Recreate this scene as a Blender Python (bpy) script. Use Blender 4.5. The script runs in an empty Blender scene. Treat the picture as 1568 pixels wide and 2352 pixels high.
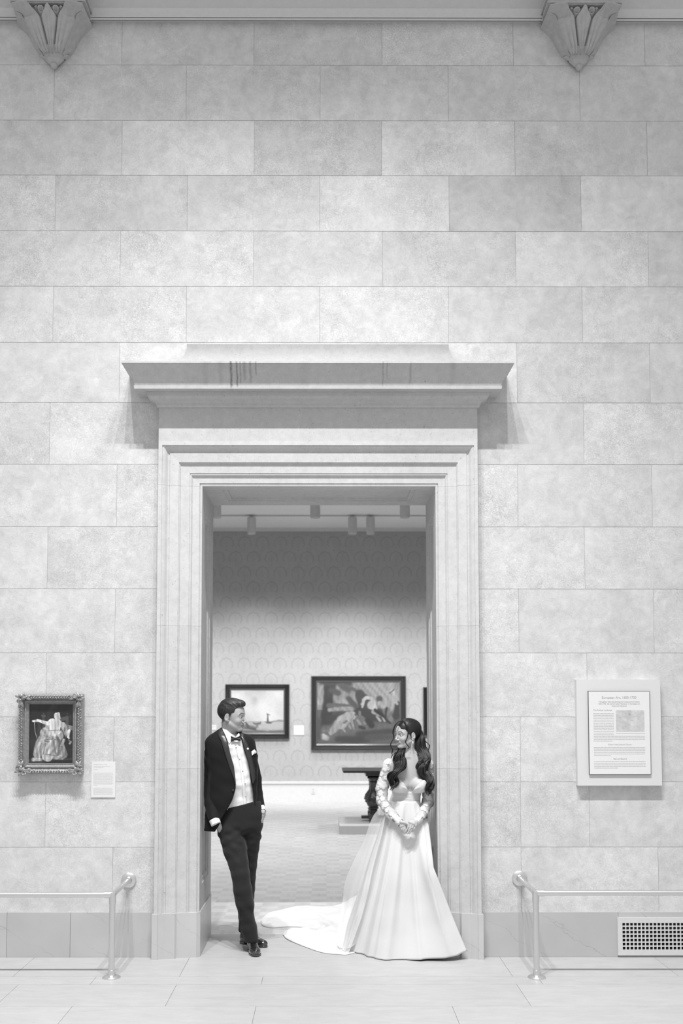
import bpy, bmesh, math, random
import numpy as np
from mathutils import Vector, Matrix
R = math.radians
C = bpy.context.scene.collection
random.seed(4)

# ---------------------------------------------------------------- camera
F = 2400.0; PPX, PPY = 757.0, 1462.0; PIT = math.atan(.0624); YAW = .003
CAM = np.array([0, -7.385, 1.767])
fwd = np.array([math.sin(YAW)*math.cos(PIT), math.cos(YAW)*math.cos(PIT), math.sin(PIT)])
rgt = np.array([math.cos(YAW), -math.sin(YAW), 0.])
upv = np.cross(rgt, fwd)
def ray(px, py):
    return fwd + rgt*(px-PPX)/F - upv*(py-PPY)/F
def P3(px, py, Y=0.):
    """point on the vertical plane at depth Y seen at a photo pixel"""
    d = ray(px, py); t = (Y-CAM[1])/d[1]
    return CAM + d*t
def FL(px, py, z=0.):
    """point at height z seen at a photo pixel"""
    d = ray(px, py); t = (z-CAM[2])/d[2]
    return CAM + d*t
cam = bpy.data.cameras.new('camera'); camo = bpy.data.objects.new('camera', cam); C.objects.link(camo)
cam.sensor_fit = 'VERTICAL'; cam.sensor_height = 36; cam.sensor_width = 24
cam.lens = F/2352*36
cam.shift_x = (784-PPX)/2352; cam.shift_y = (PPY-1176)/2352
M = Matrix(((rgt[0], upv[0], -fwd[0], CAM[0]), (rgt[1], upv[1], -fwd[1], CAM[1]), (rgt[2], upv[2], -fwd[2], CAM[2]), (0, 0, 0, 1)))
camo.matrix_world = M
cam.dof.use_dof = True; cam.dof.focus_distance = 7.45; cam.dof.aperture_fstop = 2.2
cam.clip_end = 200
bpy.context.scene.camera = camo

# ---------------------------------------------------------------- helpers
def link(o, parent=None):
    C.objects.link(o)
    if parent is not None: o.parent = parent
    return o
def tag(o, label=None, cat=None, group=None, kind=None):
    if label: o['label'] = label
    if cat: o['category'] = cat
    if group: o['group'] = group
    if kind: o['kind'] = kind
    return o
def empty(name, loc=(0, 0, 0), label=None, cat=None, group=None):
    o = bpy.data.objects.new(name, None); C.objects.link(o); o.location = loc; o.empty_display_size = .1
    return tag(o, label, cat, group)
def mk(name, V, Fc, mat, parent=None, smooth=False, tone=None):
    """link verts/faces (world coordinates) as one mesh object"""
    V = np.asarray(V, dtype=np.float64).reshape(-1, 3)
    if parent is not None:
        V = V - np.array(parent.matrix_basis.translation)
        if parent.parent is not None: V = V - np.array(parent.parent.matrix_basis.translation)
    me = bpy.data.meshes.new(name)
    if isinstance(Fc, np.ndarray):
        n = Fc.shape[1]; nf = len(Fc)
        me.vertices.add(len(V)); me.vertices.foreach_set('co', V.ravel().astype(np.float32))
        me.loops.add(nf*n); me.loops.foreach_set('vertex_index', Fc.ravel().astype(np.int32))
        me.polygons.add(nf); me.polygons.foreach_set('loop_start', (np.arange(nf)*n).astype(np.int32))
        me.update(calc_edges=True)
    else:
        me.from_pydata([tuple(v) for v in V], [], [tuple(f) for f in Fc]); me.update()
    me.validate()
    if isinstance(mat, (list, tuple)):
        for m in mat: me.materials.append(m)
    else: me.materials.append(mat)
    if smooth: me.polygons.foreach_set('use_smooth', [True]*len(me.polygons))
    if tone is not None:
        a = me.attributes.new('tone', 'FLOAT', 'POINT'); a.data.foreach_set('value', np.asarray(tone, dtype=np.float32))
    o = bpy.data.objects.new(name, me)
    return link(o, parent)
class MB:
    def __init__(s): s.v = []; s.f = []; s.t = []
    def add(s, V, Fc, tone=1.):
        b = len(s.v); s.v += [tuple(map(float, v)) for v in V]; s.f += [tuple(int(b+i) for i in f) for f in Fc]
        s.t += [tone]*len(V)
    def box(s, x0, x1, y0, y1, z0, z1, tone=1.):
        s.add([(x0,y0,z0),(x1,y0,z0),(x1,y1,z0),(x0,y1,z0),(x0,y0,z1),(x1,y0,z1),(x1,y1,z1),(x0,y1,z1)],
              [(0,3,2,1),(4,5,6,7),(0,1,5,4),(1,2,6,5),(2,3,7,6),(3,0,4,7)], tone)
    def tube(s, pts, r, n=12, cap=True, tone=1., flat=1.):
        pts = [np.array(p, float) for p in pts]; m = len(pts)
        if not hasattr(r, '__len__'): r = [r]*m
        prev = None; rings = []
        for i, p in enumerate(pts):
            t = pts[min(i+1, m-1)]-pts[max(i-1, 0)]; t = t/(np.linalg.norm(t)+1e-12)
            if prev is None:
                a = np.array([0, 0, 1.]) if abs(t[2]) < .9 else np.array([1., 0, 0])
                u = np.cross(t, a)
            else: u = prev - t*np.dot(prev, t)
            u = u/(np.linalg.norm(u)+1e-12); prev = u; w = np.cross(t, u)
            rings.append([p+r[i]*(u*math.cos(2*math.pi*k/n)+w*flat*math.sin(2*math.pi*k/n)) for k in range(n)])
        V = [q for rg in rings for q in rg]; Fc = []
        for i in range(m-1):
            for k in range(n):
                k2 = (k+1) % n; Fc.append((i*n+k, i*n+k2, (i+1)*n+k2, (i+1)*n+k))
        if cap: Fc += [tuple(range(n))[::-1], tuple((m-1)*n+k for k in range(n))]
        s.add(V, Fc, tone)
    def lathe(s, prof, c=(0, 0, 0), n=24, axis='z', tone=1.):
        V = []; m = len(prof)
        for (r, h) in prof:
            for k in range(n):
                a = 2*math.pi*k/n; ca, sa = r*math.cos(a), r*math.sin(a)
                if axis == 'z': V.append((c[0]+ca, c[1]+sa, c[2]+h))
                elif axis == 'y': V.append((c[0]+ca, c[1]+h, c[2]+sa))
                else: V.append((c[0]+h, c[1]+ca, c[2]+sa))
        Fc = []
        for i in range(m-1):
            for k in range(n):
                k2 = (k+1) % n; Fc.append((i*n+k, i*n+k2, (i+1)*n+k2, (i+1)*n+k))
        Fc += [tuple(range(n))[::-1], tuple((m-1)*n+k for k in range(n))]
        s.add(V, Fc, tone)
    def build(s, name, mat, parent=None, smooth=False, angle=None):
        o = mk(name, s.v, s.f, mat, parent, smooth, s.t)
        if not smooth and angle is not None:
            me = o.data; me.polygons.foreach_set('use_smooth', [True]*len(me.polygons))
            bm = bmesh.new(); bm.from_mesh(me)
            bmesh.ops.recalc_face_normals(bm, faces=bm.faces)
            for e in bm.edges:
                e.smooth = not (len(e.link_faces) == 2 and e.calc_face_angle(0) > R(angle))
            bm.to_mesh(me); bm.free()
        else:
            bm = bmesh.new(); bm.from_mesh(o.data); bmesh.ops.recalc_face_normals(bm, faces=bm.faces); bm.to_mesh(o.data); bm.free()
        return o
def grid_faces(nu, nv, wrapu=False):
    f = []
    for i in range(nu if wrapu else nu-1):
        for j in range(nv-1):
            a = i*nv+j; b = ((i+1) % nu)*nv+j
            f.append((a, b, b+1, a+1))
    return np.array(f)
def lerp(tab, x):
    xs = [t[0] for t in tab]
    return [float(np.interp(x, xs, [t[k] for t in tab])) for k in range(1, len(tab[0]))]

# ---------------------------------------------------------------- materials
def nt(m):
    m.use_nodes = True; n = m.node_tree; return n, n.nodes['Principled BSDF']
def N(n, t, **k):
    x = n.nodes.new(t)
    for a, b in k.items():
        if hasattr(x, a): setattr(x, a, b)
        else: x.inputs[a.replace('_', ' ')].default_value = b
    return x
def mth(n, op, a, b=None, c=None, clamp=False):
    x = n.nodes.new('ShaderNodeMath'); x.operation = op; x.use_clamp = clamp
    for i, v in enumerate((a, b, c)):
        if v is None: continue
        if isinstance(v, (int, float)): x.inputs[i].default_value = v
        else: n.links.new(v, x.inputs[i])
    return x.outputs[0]
def noise(n, vec, scale, detail=4, rough=.55, dist=0.):
    x = N(n, 'ShaderNodeTexNoise', Scale=scale, Detail=detail, Roughness=rough, Distortion=dist)
    n.links.new(vec, x.inputs['Vector']); return x.outputs[0]
def rng(n, v, a, b, c, d, smooth=False):
    x = n.nodes.new('ShaderNodeMapRange'); x.clamp = True
    if smooth: x.interpolation_type = 'SMOOTHSTEP'
    n.links.new(v, x.inputs[0])
    for i, q in enumerate((a, b, c, d)): x.inputs[i+1].default_value = q
    return x.outputs[0]
def coord(n, scale=(1, 1, 1)):
    tc = n.nodes.new('ShaderNodeNewGeometry'); mp = n.nodes.new('ShaderNodeMapping')
    mp.inputs['Scale'].default_value = scale
    n.links.new(tc.outputs['Position'], mp.inputs[0]); return mp.outputs[0]
def ocoord(n, scale=(1, 1, 1)):
    tc = n.nodes.new('ShaderNodeTexCoord'); mp = n.nodes.new('ShaderNodeMapping')
    mp.inputs['Scale'].default_value = scale
    n.links.new(tc.outputs['Object'], mp.inputs[0]); return mp.outputs[0]
def tocol(n, v, p):
    c = n.nodes.new('ShaderNodeCombineColor')
    for i in range(3): n.links.new(v, c.inputs[i])
    n.links.new(c.outputs[0], p.inputs['Base Color'])
def bump(n, h, p, strength=.3, dist=.01):
    b = N(n, 'ShaderNodeBump', Strength=strength, Distance=dist); n.links.new(h, b.inputs['Height']); n.links.new(b.outputs[0], p.inputs['Normal'])
def attr(n, name='tone'):
    a = n.nodes.new('ShaderNodeAttribute'); a.attribute_name = name; return a.outputs['Fac']
MATS = {}
def plain(name, g, rough=.5, metal=0., var=.04, scale=30., bmp=0., coat=0., usetone=False, spec=.5, sheen=0., stretch=(1, 1, 1)):
    m = bpy.data.materials.new(name); n, p = nt(m)
    v = noise(n, ocoord(n, stretch), scale, 4)
    t = mth(n, 'MULTIPLY', rng(n, v, .25, .75, 1-var, 1+var), g)
    if usetone: t = mth(n, 'MULTIPLY', t, attr(n))
    tocol(n, t, p)
    p.inputs['Roughness'].default_value = rough; p.inputs['Metallic'].default_value = metal
    p.inputs['Specular IOR Level'].default_value = spec
    if coat: p.inputs['Coat Weight'].default_value = coat; p.inputs['Coat Roughness'].default_value = .08
    if sheen: p.inputs['Sheen Weight'].default_value = sheen
    if bmp: bump(n, v, p, bmp, .003)
    MATS[name] = m; return m

def stone_wall_mat():
    m = bpy.data.materials.new('limestone_block'); n, p = nt(m)
    c0 = coord(n)
    a = attr(n)
    off = n.nodes.new('ShaderNodeVectorMath'); off.operation = 'ADD'; n.links.new(c0, off.inputs[0])
    cb = n.nodes.new('ShaderNodeCombineXYZ'); n.links.new(mth(n, 'MULTIPLY', a, 83.), cb.inputs[0]); n.links.new(mth(n, 'MULTIPLY', a, 47.), cb.inputs[2]); n.links.new(cb.outputs[0], off.inputs[1])
    c = off.outputs[0]
    big = noise(n, c, 2.2, 3, .6)
    pat = noise(n, c, 7, 4, .65, .5)
    mid = noise(n, c, 14, 6, .7, .8)
    fine = noise(n, c, 52, 5, .8, 2.2)
    amt = mth(n, 'MULTIPLY', rng(n, noise(n, c, 2.6, 2, .5), .3, .7, .35, 1.6), rng(n, mth(n, 'FRACT', mth(n, 'MULTIPLY', a, 91.)), 0, 1, .45, 1.35))
    worm = rng(n, fine, .40, .62, -1, 1)
    t1 = mth(n, 'MULTIPLY', worm, .115); t1 = mth(n, 'MULTIPLY', t1, amt)
    t2 = mth(n, 'MULTIPLY', mth(n, 'SUBTRACT', mid, .5), .45)
    t3 = mth(n, 'MULTIPLY', mth(n, 'SUBTRACT', big, .5), .38)
    s = mth(n, 'ADD', mth(n, 'ADD', t1, t2), mth(n, 'ADD', t3, mth(n, 'MULTIPLY', mth(n, 'SUBTRACT', pat, .5), .36)))
    s = mth(n, 'ADD', s, 1.0)
    pit = rng(n, noise(n, c, 95, 2, .5), .70, .76, 1, .72)
    s = mth(n, 'MULTIPLY', s, pit)
    s = mth(n, 'MULTIPLY', s, a)
    s = mth(n, 'MULTIPLY', s, .58)
    tocol(n, s, p); p.inputs['Roughness'].default_value = .85; p.inputs['Specular IOR Level'].default_value = .2
    bump(n, mth(n, 'ADD', fine, mid), p, .35, .004)
    return m
def trim_mat(name='limestone_trim', g=.53, stain=False):
    m = bpy.data.materials.new(name); n, p = nt(m)
    c = coord(n)
    big = noise(n, c, 2.6, 3, .6); mid = noise(n, c, 22, 5, .65)
    s = mth(n, 'ADD', mth(n, 'MULTIPLY', mth(n, 'SUBTRACT', big, .5), .22), mth(n, 'MULTIPLY', mth(n, 'SUBTRACT', mid, .5), .34))
    s = mth(n, 'ADD', s, 1.)
    fine = noise(n, c, 110, 3, .7); s = mth(n, 'ADD', s, mth(n, 'MULTIPLY', mth(n, 'SUBTRACT', fine, .5), .26))
    pit = rng(n, noise(n, c, 70, 2, .5), .68, .74, 1, .72)
    s = mth(n, 'MULTIPLY', mth(n, 'MULTIPLY', s, pit), mth(n, 'MULTIPLY', attr(n), g))
    if stain:   # dark drip stains on the cornice, each with its own place
        sep = n.nodes.new('ShaderNodeSeparateXYZ'); n.links.new(c, sep.inputs[0])
        x, z = sep.outputs[0], sep.outputs[2]
        zt = P3(750, 833, -.33)[2]; zb = P3(750, 893, -.25)[2]
        st = None
        for (px, w, k, l) in ((529.5, .009, .55, 1.), (543, .007, .5, .95), (551, .006, .35, .8), (560, .012, .3, .7), (574, .009, .33, .8), (587, .005, .35, .5), (505, .015, .12, .9), (880, .006, .3, .9), (889, .005, .25, .6), (943, .008, .25, .8), (470, .02, .1, .9), (1040, .02, .1, .9), (700, .03, .08, .9)):
            X = P3(px, 860, -.3)[0]
            wob = mth(n, 'MULTIPLY', mth(n, 'SUBTRACT', noise(n, coord(n, (0, 0, 1)), 25, 2), .5), .02)
            d = mth(n, 'ABSOLUTE', mth(n, 'SUBTRACT', mth(n, 'ADD', x, wob), X))
            g1 = rng(n, d, 0, w*1.6, k, 0, True)
            g2 = rng(n, z, zt-(zt-zb)*l, zt-(zt-zb)*l+.03, 0, 1, True)
            q = mth(n, 'MULTIPLY', g1, g2)
            st = q if st is None else mth(n, 'MAXIMUM', st, q)
        nz = rng(n, noise(n, coord(n, (1, 1, .3)), 60, 3), .3, .6, .5, 1.1)
        st = mth(n, 'MULTIPLY', st, nz)
        s = mth(n, 'MULTIPLY', s, mth(n, 'SUBTRACT', 1., st, clamp=True))
    tocol(n, s, p); p.inputs['Roughness'].default_value = .8; p.inputs['Specular IOR Level'].default_value = .2
    bump(n, mid, p, .15, .003)
    return m
def marble_mat():
    m = bpy.data.materials.new('veined_marble'); n, p = nt(m)
    c = coord(n)
    sep = n.nodes.new('ShaderNodeSeparateXYZ'); n.links.new(c, sep.inputs[0])
    def vein(sc_, amp, fr_, seed, w_, dk):
        off = n.nodes.new('ShaderNodeVectorMath'); off.operation = 'ADD'; n.links.new(c, off.inputs[0]); off.inputs[1].default_value = (seed, seed*2, seed)
        d = mth(n, 'MULTIPLY', mth(n, 'SUBTRACT', noise(n, off.outputs[0], sc_, 5, .6), .5), amp)
        q = mth(n, 'ADD', mth(n, 'ADD', mth(n, 'MULTIPLY', sep.outputs[0], .62), mth(n, 'MULTIPLY', sep.outputs[2], 1.0)), d)
        q = mth(n, 'ADD', q, mth(n, 'MULTIPLY', sep.outputs[1], .6))
        f = mth(n, 'ABSOLUTE', mth(n, 'SUBTRACT', mth(n, 'FRACT', mth(n, 'MULTIPLY', q, fr_)), .5))
        gate = rng(n, noise(n, off.outputs[0], 2.3, 1), .42, .55, 0, 1)
        l = rng(n, f, 0, w_*fr_, dk, 0)
        return mth(n, 'SUBTRACT', 1., mth(n, 'MULTIPLY', l, gate))
    v = mth(n, 'MULTIPLY', vein(4, .22, 2.1, 3.1, .004, .28), vein(6, .16, 3.7, 8.7, .003, .22))
    big = noise(n, c, 3, 3, .5)
    s = mth(n, 'MULTIPLY', v, rng(n, big, .3, .7, .95, 1.05)); s = mth(n, 'MULTIPLY', s, mth(n, 'MULTIPLY', attr(n), .455))
    tocol(n, s, p); p.inputs['Roughness'].default_value = .35
    return m
def travertine_mat():
    m = bpy.data.materials.new('travertine'); n, p = nt(m)
    a = noise(n, coord(n, (1.6, 5, 1)), 3.0, 7, .7, .6)
    b = noise(n, coord(n, (4, 26, 1)), 3., 4, .6)
    pit = rng(n, b, .66, .73, 1, .5)
    gate = rng(n, noise(n, coord(n, (1, 3, 1)), 1.6, 2), .5, .6, 0, 1)
    pit = mth(n, 'ADD', mth(n, 'MULTIPLY', mth(n, 'SUBTRACT', pit, 1.), gate), 1.)
    s = rng(n, a, .32, .68, .91, 1.06)
    s = mth(n, 'MULTIPLY', mth(n, 'MULTIPLY', s, pit), mth(n, 'MULTIPLY', attr(n), .41))
    tocol(n, s, p); p.inputs['Roughness'].default_value = .42; p.inputs['Specular IOR Level'].default_value = .35
    return m
def parquet_mat():
    m = bpy.data.materials.new('block_parquet'); n, p = nt(m)
    tc = n.nodes.new('ShaderNodeNewGeometry'); sep = n.nodes.new('ShaderNodeSeparateXYZ'); n.links.new(tc.outputs['Position'], sep.inputs[0])
    W = .14
    cx = mth(n, 'DIVIDE', sep.outputs[0], W); cy = mth(n, 'DIVIDE', sep.outputs[1], W)
    fx, fy = mth(n, 'FLOOR', cx), mth(n, 'FLOOR', cy)
    par = mth(n, 'ABSOLUTE', mth(n, 'MODULO', mth(n, 'ADD', fx, fy), 2.))
    cmb = n.nodes.new('ShaderNodeCombineXYZ'); n.links.new(fx, cmb.inputs[0]); n.links.new(fy, cmb.inputs[1])
    wn = n.nodes.new('ShaderNodeTexWhiteNoise'); wn.noise_dimensions = '3D'; n.links.new(cmb.outputs[0], wn.inputs[0])
    rnd = rng(n, wn.outputs[0], 0, 1, .95, 1.045)
    # fingers
    q = mth(n, 'ADD', mth(n, 'MULTIPLY', par, cx), mth(n, 'MULTIPLY', mth(n, 'SUBTRACT', 1., par), cy))
    q5 = mth(n, 'MULTIPLY', q, 5.); cmb2 = n.nodes.new('ShaderNodeCombineXYZ')
    n.links.new(mth(n, 'FLOOR', q5), cmb2.inputs[0]); n.links.new(mth(n, 'ADD', fx, mth(n, 'MULTIPLY', fy, 7.)), cmb2.inputs[1])
    wn2 = n.nodes.new('ShaderNodeTexWhiteNoise'); wn2.noise_dimensions = '3D'; n.links.new(cmb2.outputs[0], wn2.inputs[0])
    f2 = rng(n, wn2.outputs[0], 0, 1, .93, 1.05)
    ch = rng(n, par, 0, 1, 1.04, .935)
    big = rng(n, noise(n, coord(n), .6, 2), .35, .65, .92, 1.06)
    s = mth(n, 'MULTIPLY', mth(n, 'MULTIPLY', rnd, f2), mth(n, 'MULTIPLY', ch, big))
    s = mth(n, 'MULTIPLY', s, .52)
    tocol(n, s, p); p.inputs['Roughness'].default_value = .38; p.inputs['Specular IOR Level'].default_value = .4
    return m
def damask_mat():
    m = bpy.data.materials.new('damask_wallpaper'); n, p = nt(m)
    tc = n.nodes.new('ShaderNodeNewGeometry'); sep = n.nodes.new('ShaderNodeSeparateXYZ'); n.links.new(tc.outputs['Position'], sep.inputs[0])
    W, H = .322, .275
    def motif(ox, oz, off):
        u = mth(n, 'MULTIPLY', mth(n, 'SUBTRACT', mth(n, 'FRACT', mth(n, 'ADD', mth(n, 'DIVIDE', sep.outputs[0], W), off)), .5), W)
        v = mth(n, 'MULTIPLY', mth(n, 'SUBTRACT', mth(n, 'FRACT', mth(n, 'ADD', mth(n, 'DIVIDE', sep.outputs[2], 2*H), off)), .5), 2*H)
        au = mth(n, 'ABSOLUTE', u)
        # ring, broken at the foot
        rr = mth(n, 'SQRT', mth(n, 'ADD', mth(n, 'POWER', mth(n, 'DIVIDE', au, .112), 2.), mth(n, 'POWER', mth(n, 'DIVIDE', mth(n, 'ABSOLUTE', v), .128), 2.)))
        ang = n.nodes.new('ShaderNodeMath'); ang.operation = 'ARCTAN2'; n.links.new(v, ang.inputs[0]); n.links.new(au, ang.inputs[1])
        sc = mth(n, 'MULTIPLY', mth(n, 'SINE', mth(n, 'MULTIPLY', ang.outputs[0], 11.)), .06)
        ring = rng(n, mth(n, 'ABSOLUTE', mth(n, 'SUBTRACT', mth(n, 'ADD', rr, sc), 1.)), .05, .13, 1, 0)
        foot = rng(n, mth(n, 'ADD', v, mth(n, 'MULTIPLY', au, -.8)), -.15, -.12, 0, 1)
        ring = mth(n, 'MULTIPLY', ring, foot)
        stem = rng(n, au, .006, .014, .45, 0); st2 = rng(n, mth(n, 'ABSOLUTE', v), .07, .09, 1, 0)
        leaf = rng(n, mth(n, 'ABSOLUTE', mth(n, 'SUBTRACT', au, mth(n, 'MULTIPLY', mth(n, 'ADD', v, .06), .45))), .004, .010, .35, 0)
        l2 = rng(n, rr, .55, .65, 1, 0)
        return mth(n, 'MAXIMUM', ring, mth(n, 'MAXIMUM', mth(n, 'MULTIPLY', stem, st2), mth(n, 'MULTIPLY', leaf, l2)))
    a = mth(n, 'MAXIMUM', motif(0, 0, .1), motif(0, 0, .6))
    s = rng(n, a, 0, 1, .43, .36)
    s = mth(n, 'MULTIPLY', s, rng(n, noise(n, coord(n), 9, 3), .3, .7, .96, 1.04))
    tocol(n, s, p); p.inputs['Roughness'].default_value = .6; p.inputs['Specular IOR Level'].default_value = .3
    return m
def paint_mat(name='painted_canvas', rough=.45):
    m = bpy.data.materials.new(name); n, p = nt(m)
    a = attr(n); v = rng(n, noise(n, ocoord(n), 45, 5, .7), .3, .7, .88, 1.12)
    tocol(n, mth(n, 'MULTIPLY', a, v), p); p.inputs['Roughness'].default_value = rough
    return m
WALL = stone_wall_mat(); TRIM = trim_mat(); CORN = trim_mat('limestone_cornice', .50, True); MARB = marble_mat(); TRAV = travertine_mat()
PARQ = parquet_mat(); DAM = damask_mat(); CANV = paint_mat()
MORT = plain('mortar', .30, .9); PLAS = plain('painted_plaster', .50, .6); WHITE = plain('white_painted_wood', .68, .4)
CORB = plain('carved_stone', .40, .7, var=.12, scale=25, bmp=.1); STEEL = plain('brushed_steel', .72, .33, 1., var=.02)
BLACKF = plain('black_frame', .018, .22, coat=.5); GILT = plain('dull_gilt', .30, .42, .35, var=.22, scale=70, bmp=.3)
CEIL = plain('ceiling_paint', .82, .8); CARD = plain('white_card', .68, .6, var=.01); INK = plain('grey_ink', .40, .7); PALE = plain('pale_board', .64, .5, var=.01)
DKWOOD = plain('dark_carved_wood', .035, .3, var=.3, scale=14, coat=.3, stretch=(1, 4, 1)); DARK = plain('duct_shade_black', .01, .9)
CANM = plain('white_lamp_metal', .6, .5); LGREY = plain('grey_platform', .52, .6)

# ---------------------------------------------------------------- hall wall
def struct(o, label, cat='wall'): return tag(o, label, cat, kind='structure')
ZT = P3(750, -60, 0)[2]
XL, XR = -6.5, 6.5
TH = .69                                  # wall thickness
mb = MB()
rows = [(47, 150, [280, 583, 877, 1178, 1480]), (150, 277, [124, 427.5, 735, 1029, 1331]), (277, 403, [280, 583.5, 876, 1182, 1485.5]),
        (403, 531, [127, 430, 734, 1031, 1334]), (531, 658, [276, 582, 878, 1184, 1488.5]), (658, 787, [122, 428, 734, 1030, 1337]),
        (787, 925, [274, 1187, 1492]), (925, 1067, [114, 372, 1087, 1340]), (1067, 1210, [268, 372, 1087, 1189, 1497]),
        (1210, 1353, [109, 372, 1087, 1342.5]), (1353, 1500, [264, 372, 1087, 1191, 1501]), (1500, 1647, [106, 372, 1087, 1348]),
        (1647, 1796, [261, 372, 1087, 1195, 1508]), (1796, 1946, [104, 372, 1087, 1195.5, 1353]), (1946, 2099, [258, 372, 1087, 1197, 1512])]
tones = {0: [.99, .98, .93, 1.02, .98, .95], 1: [1.0, .96, .95, .96, .97, 1.0], 2: [.97, 1.05, .90, 1.04, .96, 1.0], 3: [1.02, .93, .95, 1.05, .87, 1.1],
         4: [1.02, 1.01, .96, .93, 1.06, 1.0], 5: [1.05, 1.01, .97, 1.02, .97, 1.05], 6: [1.0, 1.06, .94, 1.0]}
G = .0008
for i, (y0, y1, xs) in enumerate(rows):
    z1 = P3(750, y0, 0)[2]; z0 = P3(750, y1, 0)[2]
    X = [P3(x, (y0+y1)/2, 0)[0] for x in xs]
    pitch = .925
    a = X[0]
    while a > XL: a -= pitch; X.insert(0, a)
    a = X[-1]
    while a < XR: a += pitch; X.append(a)
    nb = len(X)-1; k0 = None
    for j in range(nb):
        a, b = X[j], X[j+1]
        if i >= 7 and a > -1.2 and b < 1.08: continue
        mid = (a+b)/2
        rr = random.Random(i*31+j)
        t = 1+rr.uniform(-.05, .05)
        if i in tones:
            k = j-[jj for jj in range(nb) if X[jj] <= P3(1, (y0+y1)/2, 0)[0]][-1]
            if 0 <= k < len(tones[i]): t = tones[i][k]
        # block face with narrow chamfered joint
        x0, x1, c0, c1 = a+G*.6, b-G*.6, z0+G, z1-G; c = .0012
        V = [(x0, .004, c0), (x1, .004, c0), (x1, .004, c1), (x0, .004, c1), (x0, .002, c0), (x1, .002, c0), (x1, .002, c1), (x0, .002, c1),
             (x0+c, 0, c0+c), (x1-c, 0, c0+c), (x1-c, 0, c1-c), (x0+c, 0, c1-c)]
        Fc = [(8, 9, 10, 11)] + [(k, (k+1) % 4, 4+(k+1) % 4, 4+k) for k in range(4)] + [(4+k, 4+(k+1) % 4, 8+(k+1) % 4, 8+k) for k in range(4)]
        mb.add(V, Fc, t)
# core of the wall with the doorway left open
XI0 = P3(463.5, 1300, 0)[0]; XI1 = P3(1000.5, 1300, 0)[0]; ZI = P3(750, 1115, 0)[2]
XI0, XI1 = float(XI0), float(XI1)
mo = .0035
mb.box(XL, XI0-.03, mo, TH, 0, ZT+1.2, .9); mb.box(XI1+.03, XR, mo, TH, 0, ZT+1.2, .9); mb.box(XI0-.03, XI1+.03, mo, TH, ZI+.03, ZT+1.2, .9)
w = mb.build('wall_front', WALL); struct(w, 'pale limestone block wall of the hall around the doorway')
# plaster band above the stone
mb = MB(); zb = P3(750, 46, -.03)[2]
mb.box(XL, XR, -.015, mo+.02, zb, ZT+1.2); w = mb.build('wall_upper', PLAS); struct(w, 'smooth painted wall band above the stone blocks')
mb = MB()
prof = [(0, 46.5), (.05, 46.5), (.055, 43), (.04, 41.5), (.05, 40), (.05, 37), (.035, 35), (.03, 33), (.03, 20), (.02, 18.5), (.0, 18)]
V = []
for (wd, py) in prof:
    z = P3(750, py, -wd)[2]; V += [(XL, -wd-.0, z), (XR, -wd, z)]
mb.add(V, [(2*k, 2*k+1, 2*k+3, 2*k+2) for k in range(len(prof)-1)])
w = mb.build('trim_1', plain('moulding_paint', .56, .5)); struct(w, 'narrow white moulding running along the top of the stone wall', 'moulding')

# ---------------------------------------------------------------- door surround
XO0 = float(P3(362, 1200, -.09)[0]); XO1 = float(P3(1098, 1200, -.09)[0]); ZO = float(P3(750, 1014, -.09)[2])
UT = XI0-XO0
px2u = lambda p: p/101.5*UT
prof = [(0, 0), (0, .085), (8.5, .085), (9, .078), (12, .079), (16, .07), (21, .05), (25, .048), (26, .054), (27, .054), (47, .050), (48, .044), (49.5, .044), (51, .034), (72, .031), (73, .025), (76, .027), (78, .018), (79, .014), (95, .012), (96, .004), (99, .008), (101.5, .006)]
prof = [(px2u(a), b) for a, b in prof]
zpl = float(P3(750, 2099, -.07)[2])
mb = MB()
cuts = [float(P3(400, y, -.05)[2]) for y in (1115, 1437, 1766, 2050)]
zsegs = [(zpl, cuts[2]-.0005), (cuts[2]+.0005, cuts[1]-.0005), (cuts[1]+.0005, cuts[0]-.0005)]
for side in (0, 1):
    sx = lambda u: XO0+u if side == 0 else XO1-u*((XO1-XI1)/UT)
    for si, (a, b) in enumerate(zsegs):
        V = []
        for (u, wd) in prof: V += [(sx(u), -wd, a), (sx(u), -wd, b)]
        n_ = len(V)//2
        mb.add(V, [(2*k, 2*k+1, 2*k+3, 2*k+2) for k in range(n_-1)], (.97, 1.0, 1.02)[si])
    # upper piece up to the mitre
    V = []
    for (u, wd) in prof: V += [(sx(u), -wd, cuts[0]+.0003), (sx(u), -wd, ZO-u)]
    n_ = len(V)//2
    mb.add(V, [(2*k, 2*k+1, 2*k+3, 2*k+2) for k in range(n_-1)], 1.02)
V = []
for (u, wd) in prof: V += [(XO0+u, -wd, ZO-u), (XO1-u*((XO1-XI1)/UT), -wd, ZO-u)]
mb.add(V, [(2*k, 2*k+1, 2*k+3, 2*k+2) for k in range(len(prof)-1)], 1.02)
w = mb.build('trim_2', TRIM); struct(w, 'stepped stone moulding framing the doorway on three sides', 'door surround')
ZI = ZO-UT

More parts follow.
